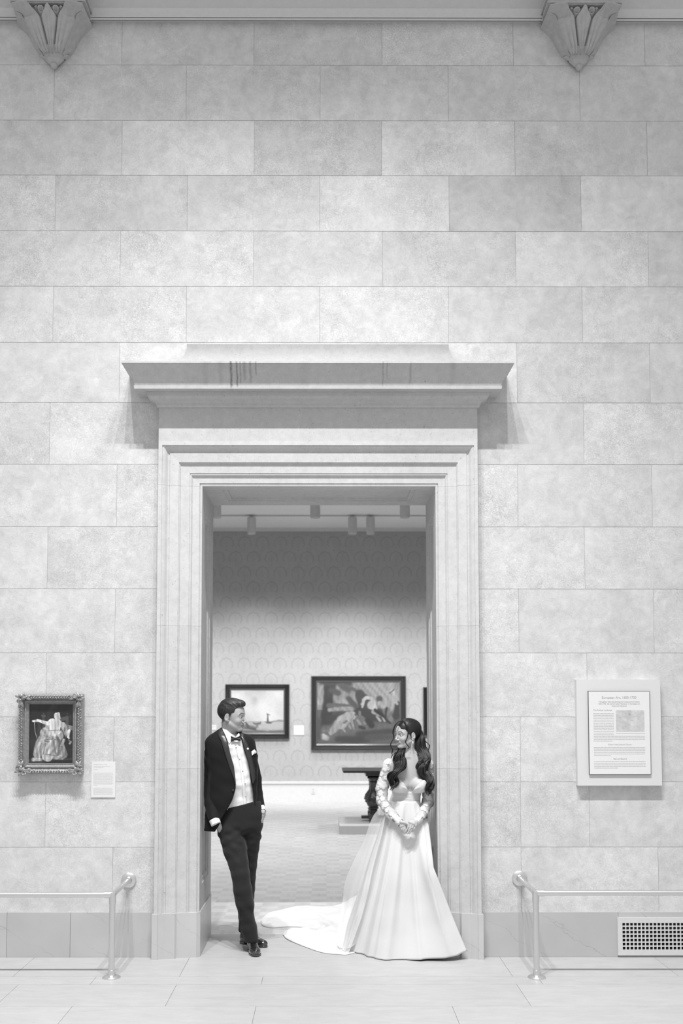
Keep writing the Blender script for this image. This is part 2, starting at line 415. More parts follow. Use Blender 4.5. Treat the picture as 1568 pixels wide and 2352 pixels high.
# plinth of the surround
mb = MB()
pp = [(-.012, .095), (px2u(9), .095), (px2u(9.5), .088), (px2u(25), .066), (px2u(47), .062), (px2u(51), .044), (px2u(76), .036), (px2u(96), .028), (px2u(101.5), .012)]
for side in (0, 1):
    sx = lambda u: XO0+u if side == 0 else XO1-u*((XO1-XI1)/UT)
    full = [(-.012, 0)] + pp
    V = []
    for (u, wd) in full: V += [(sx(u), -wd, 0), (sx(u), -wd, zpl)]
    V += [(sx(UT)-(0 if side else 0)+(.008 if side == 0 else -.008), -.004, 0), (sx(UT)+(.008 if side == 0 else -.008), -.004, zpl)]
    V += [(sx(UT)+(.008 if side == 0 else -.008), TH+.005, 0), (sx(UT)+(.008 if side == 0 else -.008), TH+.005, zpl)]
    V += [(sx(UT)-(.1 if side == 0 else -.1), TH+.005, 0), (sx(UT)-(.1 if side == 0 else -.1), TH+.005, zpl)]
    n_ = len(V)//2
    mb.add(V, [(2*k, 2*k+1, 2*k+3, 2*k+2) for k in range(n_-1)] + [tuple(2*k+1 for k in range(n_))], 1.08)
w = mb.build('trim_3', MARB); struct(w, 'polished marble plinth blocks at the foot of the door surround', 'plinth')

# reveals and soffit with sunk panels
def panel(mb, o, ux, uy, nrm, L, H, m0, m1, steps, tone=1.):
    """rectangle o + s*ux + t*uy, sunk panel with stepped frame; m0/m1 margins"""
    o, ux, uy, nrm = map(np.array, (o, ux, uy, nrm)); o = o.astype(float)
    rects = [(0, 0, L, H, 0)]
    for (mm, dz) in steps: rects.append((m0+mm, m1+mm, L-m0-mm, H-m1-mm, dz))
    V = []
    for (a, b, c, d, dz) in rects:
        for (s, t) in ((a, b), (c, b), (c, d), (a, d)): V.append(o+ux*s+uy*t-nrm*dz)
    Fc = []
    for k in range(len(rects)-1):
        for j in range(4):
            Fc.append((4*k+j, 4*k+(j+1) % 4, 4*k+4+(j+1) % 4, 4*k+4+j))
    k = 4*(len(rects)-1); Fc.append((k, k+1, k+2, k+3)); mb.add(V, Fc, tone)
st = [(0, 0), (.003, .008), (.03, .010), (.034, .022), (.05, .022)]
mb = MB()
H = ZI-zpl
panel(mb, (XI0, -.006, zpl), (0, 1, 0), (0, 0, 1), (1, 0, 0), TH+.006, H, .15, .17, st)
panel(mb, (XI1, -.006, zpl), (0, 1, 0), (0, 0, 1), (-1, 0, 0), TH+.006, H, .15, .17, st)
panel(mb, (XI0, -.006, ZI), (0, 1, 0), (1, 0, 0), (0, 0, -1), TH+.006, XI1-XI0, .13, .13, st)
# gallery-side casing so the reveals meet the gallery wall
mb.box(XI0-.14, XI0, TH-.001, TH+.03, zpl, ZI+.14); mb.box(XI1, XI1+.14, TH-.001, TH+.03, zpl, ZI+.14); mb.box(XI0, XI1, TH-.001, TH+.03, ZI, ZI+.14)
w = mb.build('trim_4', TRIM); struct(w, 'panelled stone reveals and soffit lining the doorway', 'door reveal')

# frieze and cornice
mb = MB()
xa, xb = P3(364.5, 980, -.08)[0], P3(1096, 980, -.08)[0]
cxm = (xa+xb)/2; hw = (xb-xa)/2
def zz(py, e): return float(P3(750, py, -(.08+e))[2])
lv = [(ZO, 0), (zz(937, 0), 0), (zz(936, .01), .010), (zz(933, .012), .014)]
for k in range(7):
    t = k/6; e = .018+.055*(t-.18*math.sin(2*math.pi*t)); lv.append((zz(931-26*t, e), e))
zs = zz(893, .15)
lv[-1] = (zs-.004, .078); lv += [(zs-.004, .083), (zs, .083), (zs, .150), (zz(885.5, .15), .152), (zz(885, .15), .146)]
for k in range(9):
    t = k/8; e = .148+.072*(t**1.25); lv.append((zz(884-49*t, e), e))
lv += [(zz(834.5, .22), .226), (zz(830.5, .22), .226)]
def loft(mb, lv, cx, hw, base, tone=1., cap=True):
    V = []
    for (z, e) in lv:
        V += [(cx-hw-e, .0, z), (cx-hw-e, -(base+e), z), (cx+hw+e, -(base+e), z), (cx+hw+e, .0, z)]
    Fc = []
    for k in range(len(lv)-1):
        for j in range(3): Fc.append((4*k+j, 4*k+j+1, 4*k+4+j+1, 4*k+4+j))
    if cap: k = 4*(len(lv)-1); Fc.append((k, k+1, k+2, k+3))
    mb.add(V, Fc, tone)
loft(mb, lv, cxm, hw, .08)
w = mb.build('trim_5', CORN, angle=25); struct(w, 'projecting stone cornice and frieze above the doorway with dark drip stains', 'cornice')
# coved block on top
mb = MB()
zt0 = lv[-1][0]; zt1 = float(P3(750, 790, -.03)[2]); ht = zt1-zt0
ct = float((P3(429, 791, -.03)[0]+P3(1030, 791, -.03)[0])/2); h1 = float((P3(1030, 791, -.03)[0]-P3(429, 791, -.03)[0])/2)
lv2 = []
for k in range(13):
    t = k/12; e = .19*(1-t)**2.6; lv2.append((zt0-.002+ht*t, e))
loft(mb, lv2, ct, h1, .03, .70)
w = mb.build('trim_6', TRIM, angle=40); struct(w, 'coved stone capping block above the door cornice', 'cornice')

# marble baseboards
VX0 = float(P3(1418, 2150, -.03)[0]); VX1 = VX0+1.05
for nm, x0, x1, js, lab in (('baseboard_left', XL, XO0-.012, [-4.1, -2.95, float(P3(15, 2150, -.02)[0]), float(P3(161, 2150, -.02)[0])], 'veined marble baseboard left of the doorway'),
                            ('baseboard_right', XO1+.012, XR, [float(P3(1420, 2150, -.02)[0]), 3.2, 4.4], 'veined marble baseboard right of the doorway')):
    mb = MB(); e = [x0]+js+[x1]
    for k in range(len(e)-1):
        mb.box(e[k]+.001, e[k+1]-.001, -.018, .011, 0, zpl, 1.+.03*((k*7) % 3-1))
    w = mb.build(nm, MARB); struct(w, lab, 'baseboard')

# ---------------------------------------------------------------- floors
mb = MB()
def fy(py): return float(FL(750, py)[1])
frows = [(2198.5, 2243, [(58, 2218), (423, 2222), (1161, 2219), (1514, 2208)]), (2243, 2261, [(214, 2252), (602, 2251), (1240, 2252)]),
         (2261, 2311, [(17, 2285), (393, 2285), (1200, 2282)]), (2311, 2372, [(150, 2331), (583, 2332), (1050, 2340)]), (2372, 2440, [(330, 2400), (900, 2400), (1480, 2400)]), (2440, 2700, [(200, 2500), (1100, 2500)])]
for i, (y0, y1, js) in enumerate(frows):
    Y1, Y0 = fy(y0), fy(y1)
    X = [XL]+[float(FL(*j)[0]) for j in js]; X = [XL, X[1]-1.7]+X[1:]+[X[-1]+1.7, XR] if X[1]-1.7 > XL else X+[XR]
    for j in range(len(X)-1):
        rr = random.Random(i*17+j*5)
        mb.box(X[j]+.001, X[j+1]-.001, Y0+.001, Y1-.001, -.03, 0, 1+rr.uniform(-.025, .03))
for k in range(4):
    Y1 = fy(2700)-k*.75
    for j in range(9): mb.box(XL+j*1.45+.001, XL+(j+1)*1.45-.001, Y1-.749, Y1-.001, -.03, 0, 1.)
mb.box(XI0-.05, XI1+.05, fy(2198.5)+.001, TH+.01, -.03, 0, 1.03)
mb.box(XL, XR, -7.9, TH, -.09, -.006, .35)
w = mb.build('floor', TRAV); struct(w, 'pale travertine slab floor of the hall', 'floor')
YB = float(FL(750, 1840)[1])            # gallery back wall
GX0, GX1 = -5.2, 5.6
ZC = float(P3(750, 1213, YB)[2])
mb = MB(); mb.box(GX0, GX1, TH+.01, YB, -.05, 0); w = mb.build('floor_gallery', PARQ); struct(w, 'pale block parquet floor of the gallery beyond the door', 'floor')
mb = MB(); mb.box(GX0, GX1, YB, YB+.1, 0, ZC); w = mb.build('wall_back', DAM); struct(w, 'damask papered back wall of the gallery')
mb = MB(); mb.box(GX0-.1, GX0, TH, YB+.1, 0, ZC+.3); w = mb.build('wall_left', DAM); struct(w, 'damask papered left side wall of the gallery')
mb = MB(); mb.box(GX1, GX1+.1, TH, YB+.1, 0, ZC+.3); w = mb.build('wall_right', DAM); struct(w, 'damask papered right side wall of the gallery')
mb = MB(); mb.box(GX0-.1, GX1+.1, TH-.01, YB+.1, ZC, ZC+.1); w = mb.build('ceiling', CEIL); struct(w, 'plain white ceiling of the gallery', 'ceiling')
# crown, chair of baseboard
mb = MB()
zc1 = float(P3(750, 1220, YB-.03)[2])
mb.box(GX0, GX1, YB-.03, YB, zc1, zc1+.03); mb.box(GX0, GX1, YB-.06, YB, zc1+.03, ZC)
w = mb.build('trim_7', WHITE); struct(w, 'white crown moulding at the top of the gallery wall', 'moulding')
zb1 = float(P3(750, 1795, YB-.05)[2])
mb = MB(); mb.box(GX0, GX1, YB-.03, YB, 0, zb1-.04); mb.box(GX0, GX1, YB-.05, YB, zb1-.04, zb1); mb.box(GX0, GX1, YB-.04, YB, zb1-.055, zb1-.04)
w = mb.build('baseboard_back', WHITE); struct(w, 'tall white baseboard of the gallery back wall', 'baseboard')
mb = MB(); q = P3(719, 1816, YB-.035)
for dz in (0,):
    mb.box(q[0]-.035, q[0]+.035, YB-.038, YB-.03, q[2]-.055, q[2]+.055)
w = mb.build('electrical_outlet', WHITE); tag(w, 'small white outlet plate in the gallery baseboard', 'outlet')
for dz in (.023, -.023):
    mb = MB(); mb.box(q[0]-.014, q[0]+.014, YB-.04, YB-.037, q[2]+dz-.011, q[2]+dz+.011); mb.build('socket', LGREY, w)
# ---------------------------------------------------------------- corbels
def corbel(pxc, pyt, label):
    w0 = .215
    c = P3(pxc, pyt, -w0)
    root = empty('corbel', (float(c[0]), 0, float(c[2])), label, 'corbel', 'carved stone corbels at the top of the hall wall')
    K = 1/(6.82*334)                    # photo crop pixel -> metres
    cx, zt = float(c[0]), float(c[2])
    hwf = [(0, 570), (.06, 575), (.13, 560), (.2, 452), (.38, 385), (.54, 338), (.7, 292), (.86, 240), (.95, 205), (1, 168)]
    hws = [(0, 590), (.1, 620), (.2, 545), (.38, 438), (.54, 383), (.7, 338), (.86, 278), (1, 172)]
    dep = [(0, .215), (.08, .225), (.15, .205), (.3, .18), (.5, .155), (.7, .135), (.9, .11), (1, .085)]
    NT, NS = 150, 260
    V = []
    for i in range(NT+1):
        t = i/NT; yc = 60+630*t
        f = lerp(hwf, t)[0]*K; s_ = lerp(hws, t)[0]*K; d = lerp(dep, t)[0]; z = zt-.028-630*K*t
        sec = []
        for j in range(NS+1):
            s = -1+2*j/NS
            if abs(s) <= .8:
                u = s/.8; x = u*f; a = abs(x)/K
                h = 0
                lim = 60+180*max(0, (400-a)/265)**1.5 if a < 400 else 60
                yc2 = 65+(a/135)*175
                rc = min(1., max(0., (min(lim, yc2)-yc)/14+.5)) if a < 400 else 0.
                hr = -.035
                r = math.hypot(a-122, yc-135)
                if r < 60: hr = -.012+.008*math.cos((r/60)*math.pi*3)
                r = math.hypot(a-205, yc-90)
                if r < 26: hr = -.018
                seam = 140-105*min(1, max(0, (t-.25)/.75))
                if a < seam: h += .012*math.cos(min(1.5, (a/seam))*math.pi/2)
                h -= .016*math.exp(-((a-seam)/11)**2)*(1 if t < .85 else .3)
                h -= .007*abs(math.sin(a/(f/K)*math.pi*4.5+.8*t))**8*(.3+t)
                h += .022*math.sin(min(1, max(0, (a-seam)/(f/K-seam+1)))**.8*math.pi)
                if a > 200:                                       # curled lip and the hollow beneath it
                    g_ = min(1, (a-200)/130)
                    h += .034*math.exp(-((t-.06)/.055)**2)*g_-.020*math.exp(-((t-.21)/.06)**2)*g_
                if t > .9: h -= .02*(t-.9)/.1
                h = h*(1-rc)+hr*rc
                sec.append((cx+x, -(d+h)-.015*math.cos(u*math.pi/2), z))
            else:
                k = (abs(s)-.8)/.2; sg = 1 if s > 0 else -1
                x = f+(s_-f)*k**1.5; y = d*(1-k)**.85
                y += .008*math.sin(k*math.pi*3)+(.02*math.sin(k*math.pi) if t < .2 else 0)
                sec.append((cx+sg*x, -max(y, 0) if k < 1 else .0, z))
        V += sec
    mk('leaf_bracket', V, grid_faces(NT+1, NS+1), CORB, root, True)
    mb = MB()
    hw_ = 590*K
    for (z0, z1, e) in ((-.026, -.018, .0), (-.018, -.004, .008), (-.004, .03, .0), (.03, .06, .012), (.06, .35, -.01)):
        mb.box(cx-hw_-e, cx+hw_+e, -(w0+.015+e), 0, zt+z0, zt+z1)
    mb.build('abacus', CORB, root)
    # lobed calyx under the leaves
    V = []; z0 = zt-.028-610*K; NA = 72; NZ = 12
    for i in range(NZ+1):
        t = i/NZ
        for j in range(NA+1):
            a = math.pi*j/NA; lob = abs(math.cos(a*3))**.5
            r = (140*(1-t)**.8+50)*K*(1+.2*lob*(1-t)) + (.012*math.cos(t*8)*(1-t)*lob if t < .35 else 0)
            V.append((cx+r*math.cos(a), -(.02+r*math.sin(a)*.75), z0-150*K*t+(.006*lob*(1-t))))
    mk('calyx', V, grid_faces(NZ+1, NA+1), CORB, root, True)
    mb = MB(); rr = 55*K
    mb.lathe([(max(1e-4, rr*math.sin(math.pi*i/12)*(1+.08*(i % 2))), rr*math.cos(math.pi*i/12)) for i in range(13)], (cx, -.035, z0-170*K), 20)
    mb.build('bud', CORB, root, smooth=True)
    return root
corbel(111, 1.5, 'carved leaf-shaped stone corbel at the top left of the wall')
corbel(1341, 5.5, 'carved leaf-shaped stone corbel at the top right of the wall')

# ---------------------------------------------------------------- barrier rails
def rail(cpx, bpx, wpx, far, label):
    b = FL(*bpx); Y = float(b[1]); c = P3(cpx[0], cpx[1], Y); X = float((b[0]+c[0])/2); z = float(c[2])-.0
    wl = P3(wpx[0], wpx[1], 0)
    root = empty('barrier_rail', (X, Y, 0), label, 'railing', 'low steel barrier rails in front of the hall wall')
    r = .0195
    m = MB(); m.tube([(X, Y, .02), (X, Y, z-.03)], r, 20); m.build('post', STEEL, root, angle=40)
    m = MB(); m.tube([(X+(.02 if far > X else -.02), Y, z), (far, Y, z)], r-.002, 20); m.build('top_rail', STEEL, root, angle=40)
    m = MB(); m.tube([(X, Y+.02, z), (X, -.012, z)], r-.002, 20); m.build('return_rail', STEEL, root, angle=40)
    m = MB(); s = 1 if far > X else -1
    m.tube([(X-s*.0, Y, z-.055), (X, Y, z-.02), (X, Y, z+.012), (X, Y, z+.019)], [r+.003, r+.003, r+.001, .008], 20)
    m.tube([(X, Y, z), (X+s*.05, Y, z)], r+.0015, 20); m.tube([(X, Y, z), (X, Y+.05, z)], r+.0015, 20)
    m.build('corner_fitting', STEEL, root, angle=40)
    m = MB(); m.lathe([(.058, 0), (.058, .006), (.05, .012), (.028, .018), (.024, .024), (.024, .05), (.0195, .052)], (X, Y, 0), 32); m.build('floor_flange', STEEL, root, angle=40)
    m = MB(); m.lathe([(.052, 0), (.052, -.008), (.044, -.014), (.026, -.018), (.023, -.022), (.023, -.05), (.0195, -.05)], (X, -.001, z), 32, axis='y')
    m.build('wall_flange', STEEL, root, angle=40)
    return z
rail((258, 2055), (256, 2246), (302, 2015), XL+.3, 'low brushed steel barrier rail left of the doorway, under the gilt framed painting')
rail((1231, 2051), (1231, 2246), (1190, 2013), XR-.3, 'low brushed steel barrier rail right of the doorway, under the information panel')

# ---------------------------------------------------------------- vent grille
z0 = float(P3(1500, 2194, -.03)[2]); z1 = float(P3(1500, 2107.5, -.03)[2])
root = empty('air_vent', (VX0, -.018, z0), 'white metal air vent grille with square holes set in the marble baseboard', 'vent')
m = MB()
hx0 = VX0+.033; hx1 = VX1-.033; hz0 = z0+.038; hz1 = z1-.036
yf = -.034
m.box(VX0, VX1, yf, -.0185, z0, hz0); m.box(VX0, VX1, yf, -.0185, hz1, z1); m.box(VX0, hx0, yf, -.0185, hz0, hz1); m.box(hx1, VX1, yf, -.0185, hz0, hz1)
pt = (hz1-hz0)/6.75
k = 0
m.build('frame', plain('vent_paint', .60, .45), root)
m = MB(); bw = .0075
x = hx0+pt-bw
while x < hx1-.01: m.box(x, x+bw, yf+.001, -.024, hz0, hz1); x += pt
z = hz1-pt
while z > hz0: m.box(hx0, hx1, yf+.0014, -.0243, z, z+bw); z -= pt
m.build('grille', MATS['vent_paint'], root)
m = MB(); m.box(hx0-.005, hx1+.005, -.0205, -.0185, hz0-.005, hz1+.005); m.build('duct_shade_sheet', DARK, root)  # black sheet standing in for the shade inside the duct

# ---------------------------------------------------------------- painted canvases
def canvas_tones(nx, ny, W, Hh, base, strokes, fold=None):
    """strokes: (points in picture fractions, radius in fractions of width, tone, softness)"""
    u, v = np.meshgrid(np.linspace(0, 1, nx), np.linspace(0, 1, ny), indexing='ij')
    T = base(u, v)
    q1 = wav(u*W/Hh, v, 13, 3)+.6*wav(u, v, 29, 7); q2 = wav(v, u, 12, 5)+.6*wav(v, u, 27, 1)
    X = u*W+.006*W*q1; Z = v*Hh+.006*W*q2
    for pts, r, tone, soft in strokes:
        d = np.full(X.shape, 9.); P = [(a*W, b*Hh) for a, b in pts]
        if len(P) == 1: P = P*2
        rs = r if hasattr(r, '__len__') else [r]*len(P)
        for k in range(len(P)-1):
            ax, az = P[k]; bx, bz = P[k+1]; L = (bx-ax)**2+(bz-az)**2+1e-12
            h = np.clip(((X-ax)*(bx-ax)+(Z-az)*(bz-az))/L, 0, 1)
            rr = (rs[k]+(rs[k+1]-rs[k])*h)*W
            d = np.minimum(d, np.hypot(X-ax-h*(bx-ax), Z-az-h*(bz-az))-rr)
        a = np.clip(.5-d/(soft*W+1e-9), 0, 1); a = a*a*(3-2*a)
        T = T*(1-a)+tone*a
    if fold:
        m_ = np.clip((T-.10)/.12, 0, 1)
        f1 = np.sin(u*fold[0]+4*np.sin(v*6+u*3)+2.5*np.sin(v*13-u*7))+.6*np.sin(u*fold[0]*2.1+3*np.sin(v*11)+v*fold[1])
        T = T*(1+m_*fold[2]*f1*.6)*(1-.25*fold[2]*np.clip(wav(u, v, 23, 5), 0, 1))
    return T
def put_canvas(name, x0, x1, z0, z1, Y, nx, ny, base, strokes, root, gain=1, fold=None):
    T = canvas_tones(nx, ny, x1-x0, z1-z0, base, strokes, fold)
    V = []
    for i in range(nx):
        for j in range(ny): V.append((x0+(x1-x0)*i/(nx-1), Y, z1-(z1-z0)*j/(ny-1)))
    o = mk(name, V, grid_faces(nx, ny), CANV, root, False, T.ravel()*gain)
    return o
def frame_mesh(x0, x1, z0, z1, prof, Y):
    """prof: (inset from outer edge, projection)"""
    V = []
    for (u, wd) in prof:
        V += [(x0+u, Y-wd, z0+u), (x1-u, Y-wd, z0+u), (x1-u, Y-wd, z1-u), (x0+u, Y-wd, z1-u)]
    Fc = []
    for k in range(len(prof)-1):
        for j in range(4): Fc.append((4*k+j, 4*k+(j+1) % 4, 4*k+4+(j+1) % 4, 4*k+4+j))
    m = MB(); m.add(V, Fc); return m
def wav(u, v, f, s=0):
    return np.sin(u*f+1.3*np.sin(v*f*.7+s)+s)*np.cos(v*f*.8+1.1*np.sin(u*f*.9+s*2))

# --- gilt framed painting of a seated figure on the hall wall (tilts slightly forward)
a = P3(41.5, 1777, -.05); b = P3(188, 1594, -.09)
x0, x1, z0, z1 = float(a[0]), float(b[0]), float(a[2]), float(b[2])
root = empty('framed_painting', (x0, -.001, z0), 'dark oil painting of a pale robed seated figure in an ornate carved frame', 'painting')
fw = .070
prof = [(0, 0), (0, .045), (.004, .058), (.012, .066), (.03, .07), (.046, .062), (.05, .050), (.06, .046), (.066, .055), (.075, .055), (.082, .046), (.094, .040), (.1, .044), (.105, .04), (.105, .025)]
prof = [(u*.667, w) for u, w in prof]
m = frame_mesh(x0, x1, z0, z1, prof, 0); fr = m.build('frame', GILT, root, angle=30)
# carved ornament on the outer band and at the corners
m = MB()
rr = random.Random(3)
def leaf(m, x, z, y, ang, L, wd):
    n_ = 6; V = []
    for i in range(n_+1):
        t = i/n_; ww = wd*math.sin(math.pi*(.1+.9*t))**.8
        for s in (-1, 0, 1):
            lx = L*t; lz = ww*s; yy = y-.006*math.sin(math.pi*t)-(.004 if s == 0 else 0)+(.006*t*t)
            V.append((x+lx*math.cos(ang)-lz*math.sin(ang), yy, z+lx*math.sin(ang)+lz*math.cos(ang)))
    m.add(V, grid_faces(n_+1, 3))
per = []
st_ = .0095
x = x0+.03
while x < x1-.03: per += [(x, z0+.018, 0), (x, z1-.018, math.pi)]; x += st_
z = z0+.03
while z < z1-.03: per += [(x0+.018, z, math.pi/2), (x1-.018, z, -math.pi/2)]; z += st_
for k, (x, z, a_) in enumerate(per):
    sg = 1 if (k//2) % 2 else -1
    leaf(m, x, z, -.068, a_+sg*1.0, .015*rr.uniform(.8, 1.2), .0045); leaf(m, x, z, -.069, a_-sg*2.0, .012*rr.uniform(.7, 1.2), .0038)
    if k % 3 == 0: leaf(m, x, z, -.067, a_+math.pi/2*sg, .021, .004)
m.build('carved_band', GILT, root, smooth=True)
for (cx_, cz_) in ((x0+.022, z0+.022), (x1-.022, z0+.022), (x0+.022, z1-.022), (x1-.022, z1-.022)):
    m = MB()
    sx = 1 if cx_ < (x0+x1)/2 else -1; sz = 1 if cz_ < (z0+z1)/2 else -1
    for k in range(15):
        a_ = rr.uniform(0, 6.28); L = rr.uniform(.022, .038)
        leaf(m, cx_+.014*math.cos(a_)*rr.random(), cz_+.014*math.sin(a_)*rr.random(), -.072-.008*rr.random(), a_+rr.uniform(-.5, .5), L, rr.uniform(.006, .010))
    for (dx, dz, a_) in ((1, 0, 0 if sx > 0 else math.pi), (0, 1, math.pi/2*sz)):
        for q_ in (-.35, .35): leaf(m, cx_+sx*dx*.028, cz_+sz*dz*.028, -.074, a_+q_, .048, .009)
    for (ox, oz, tt) in ((.0, .0, 1), (sx*.026, -sz*.012, -1), (-sx*.012, sz*.026, 1)):
        sp = [(cx_+ox+.017*(1-t/22)*math.cos(tt*t*.75), -.082-.004*math.sin(t*.75), cz_+oz+.017*(1-t/22)*math.sin(tt*t*.75)) for t in range(17)]
        m.tube(sp, [.0045*(1-t/26) for t in range(17)], 6)
    m.build('corner_ornament', GILT, root, smooth=True)
def b1(u, v):
    return .022+.015*np.clip(wav(u*1.5+v*.6, v*.25, 9), 0, 1)*np.clip(1.3-1.6*v, 0, 1)+.012*np.exp(-((u-.1)/.2)**2-((v-.65)/.1)**2)
S = [([(.0, .96), (.3, .97)], .05, .05, .04), ([(.3, .93), (1, .92)], .02, .05, .03), ([(.1, .78), (1., .76)], .015, .03, .04),
     ([(.33, .22), (.33, .48)], .028, .06, .02), ([(.31, .2), (.35, .2)], .03, .08, .01), ([(.86, .22), (.86, .35)], .03, .075, .02), ([(.72, .26), (.85, .24)], .04, .085, .02), ([(.33, .16)], .012, .09, .01), ([(.86, .165)], .012, .09, .01),
     ([(.2, .3), (.3, .5)], .02, .06, .03), ([(.24, .3), (.2, .55)], .03, .045, .03),
     ([(.84, .38), (.99, .41)], .05, .20, .02),
     # robe: skirt masses
     ([(.27, .66), (.2, .84)], [.12, .10], .30, .03), ([(.45, .68), (.42, .86)], [.14, .13], .42, .03), ([(.6, .66), (.62, .84)], [.12, .12], .34, .03), ([(.74, .7), (.78, .84)], [.06, .09], .22, .03),
     ([(.1, .925), (.28, .93)], [.04, .035], .40, .02), ([(.6, .88), (.75, .89)], .05, .30, .02), ([(.4, .5), (.62, .52)], .15, .36, .03), ([(.33, .56), (.28, .58)], .07, .34, .02),
     ([(.35, .6), (.55, .585), (.62, .6)], .008, .12, .012), ([(.3, .66), (.26, .82)], .01, .16, .015), ([(.38, .66), (.33, .84)], .012, .18, .015), ([(.36, .62), (.52, .64)], .01, .15, .012),
     ([(.5, .62), (.45, .84)], .02, .58, .02), ([(.56, .62), (.6, .82)], .02, .17, .02), ([(.68, .6), (.66, .86)], .02, .15, .02), ([(.64, .56), (.72, .7)], .03, .12, .03), ([(.24, .65), (.17, .8)], .03, .45, .03), ([(.78, .6), (.74, .68)], .03, .32, .02),
     ([(.42, .9), (.46, .9)], .02, .5, .01), ([(.38, .84), (.58, .86)], .012, .2, .02),
     ([(.3, .68), (.24, .9)], .006, .5, .012), ([(.23, .7), (.16, .84)], .005, .2, .012), ([(.47, .66), (.4, .84)], .006, .26, .012), ([(.53, .68), (.52, .84)], .007, .3, .012), ([(.62, .66), (.63, .8)], .006, .46, .012), ([(.71, .68), (.74, .84)], .006, .34, .012), ([(.34, .53), (.5, .57)], .007, .2, .012), ([(.4, .5), (.58, .54)], .006, .5, .012), ([(.36, .57), (.28, .6)], .006, .48, .01),
     ([(.12, .92), (.26, .915)], .006, .56, .012), ([(.6, .89), (.72, .86)], .006, .42, .012), ([(.66, .92), (.8, .87)], .008, .16, .015),
     # torso
     ([(.52, .33), (.56, .45)], [.11, .12], .62, .02), ([(.66, .33), (.64, .45)], [.08, .08], .60, .02), ([(.56, .46), (.68, .46)], .05, .55, .02), ([(.45, .44), (.66, .44)], .007, .25, .01), ([(.74, .35), (.7, .45)], .012, .06, .01),
     ([(.42, .33), (.41, .4)], .05, .5, .015), ([(.40, .34), (.43, .41)], .008, .28, .01), ([(.77, .35), (.84, .5)], [.06, .05], .36, .02), ([(.80, .4), (.82, .55)], .012, .18, .01),
     ([(.09, .29), (.2, .275), (.42, .33)], [.022, .028, .04], .68, .012), ([(.9, .45), (.88, .55)], [.035, .03], .62, .012), ([(.9, .57)], .02, .5, .01),
     ([(.12, .31), (.14, .48), (.2, .62)], .006, .36, .006), ([(.94, .63), (.92, .66)], .02, .5, .015), ([(.9, .6), (.93, .64)], .01, .2, .01),
     # head
     ([(.63, .25), (.64, .28)], .05, .62, .015), ([(.62, .19), (.615, .22)], [.058, .05], .70, .012), ([(.66, .16), (.68, .24)], .03, .40, .015), ([(.6, .195), (.615, .195)], .004, .4, .008), ([(.605, .235)], .006, .42, .008)]
put_canvas('canvas', x0+.067, x1-.067, z0+.067, z1-.067, -.03, 150, 205, b1, S, root, .93, (42, 14, .42))
root.rotation_euler = (R(1.6), 0, 0)

# label card beside it
a = P3(209, 1831.5, -.006); b = P3(265.5, 1750, -.006)
x0, x1, z0, z1 = float(a[0]), float(b[0]), float(a[2]), float(b[2])
root = empty('wall_label', (x0, 0, z0), 'white text card on the hall wall right of the gilt framed painting', 'label')
m = MB(); m.box(x0, x1, -.007, -.0005, z0, z1); m.build('card', CARD, root)
LIGHTINK = plain('light_ink', .55, .7); MIDINK = plain('mid_ink', .50, .7)
def words(m, x0, x1, z, h, Y, rr, fill=1.):
    x = x0
    while x < x0+(x1-x0)*fill-.002:
        w_ = min(rr.uniform(1.2, 5.)*h, x1-x)
        m.box(x, x+w_, Y-.0006, Y, z, z+h*.62); x += w_+h*.45
rr = random.Random(8); m = MB(); W_ = x1-x0; H_ = z1-z0
for (f, a0, a1) in ((.075, .1, .65), (.13, .1, .78), (.165, .12, .5), (.22, .1, .27)): words(m, x0+W_*a0, x0+W_*a1, z1-H_*f, .0042, -.007, rr)
for k in range(14): words(m, x0+W_*.09, x0+W_*(.88+.02*(k % 3)), z1-H_*(.315+.0262*k), .0035, -.007, rr, .2 if k == 13 else 1)
for k in range(8): words(m, x0+W_*.09, x0+W_*(.86+.02*(k % 3)), z1-H_*(.735+.0262*k), .0035, -.007, rr)
m.build('printed_lines', LIGHTINK, root)

# ---------------------------------------------------------------- information panel on the right
a = P3(1328, 1804.5, -.05); b = P3(1516, 1561, -.05)
x0, x1, z0, z1 = float(P3(1325, 1700, -.05)[0]), float(P3(1518, 1700, -.05)[0]), float(a[2]), float(b[2])
root = empty('information_panel', (x0, 0, z0), 'large pale framed information panel headed European Art on the right hall wall', 'sign')
m = MB(); m.box(x0, x1, -.05, -.001, z0, z1); m.build('backing_board', PALE, root)
c0 = P3(1352.5, 1779, -.058); c1 = P3(1491, 1587, -.058)
ix0, ix1, iz0, iz1 = float(c0[0]), float(c1[0]), float(c0[2]), float(c1[2])
m = MB(); m.box(ix0, ix1, -.062, -.0495, iz0, iz1); m.build('dark_edge', plain('dark_edge', .12, .5), root)
e = .0035; m = MB(); m.box(ix0+e, ix1-e, -.064, -.0615, iz0+e, iz1-e); m.build('printed_sheet', plain('sheet', .72, .35, var=.01), root)
def text(s, x, z, size, Y, mat, parent, align='CENTER', name='lettering'):
    cu = bpy.data.curves.new(name, 'FONT'); cu.body = s; cu.size = size; cu.align_x = align; cu.extrude = .0002; cu.resolution_u = 3
    o = bpy.data.objects.new(name, cu); C.objects.link(o)
    dg = bpy.context.evaluated_depsgraph_get(); me = bpy.data.meshes.new_from_object(o.evaluated_get(dg))
    bpy.data.objects.remove(o); bpy.data.curves.remove(cu)
    V = np.empty(len(me.vertices)*3); me.vertices.foreach_get('co', V); V = V.reshape(-1, 3)
    V2 = np.stack([x+V[:, 0]*.96, Y-.0004-V[:, 2], z+V[:, 1]], 1)
    Fc = [tuple(p.vertices) for p in me.polygons]; bpy.data.meshes.remove(me)
    return mk(name, V2, Fc, mat, parent)
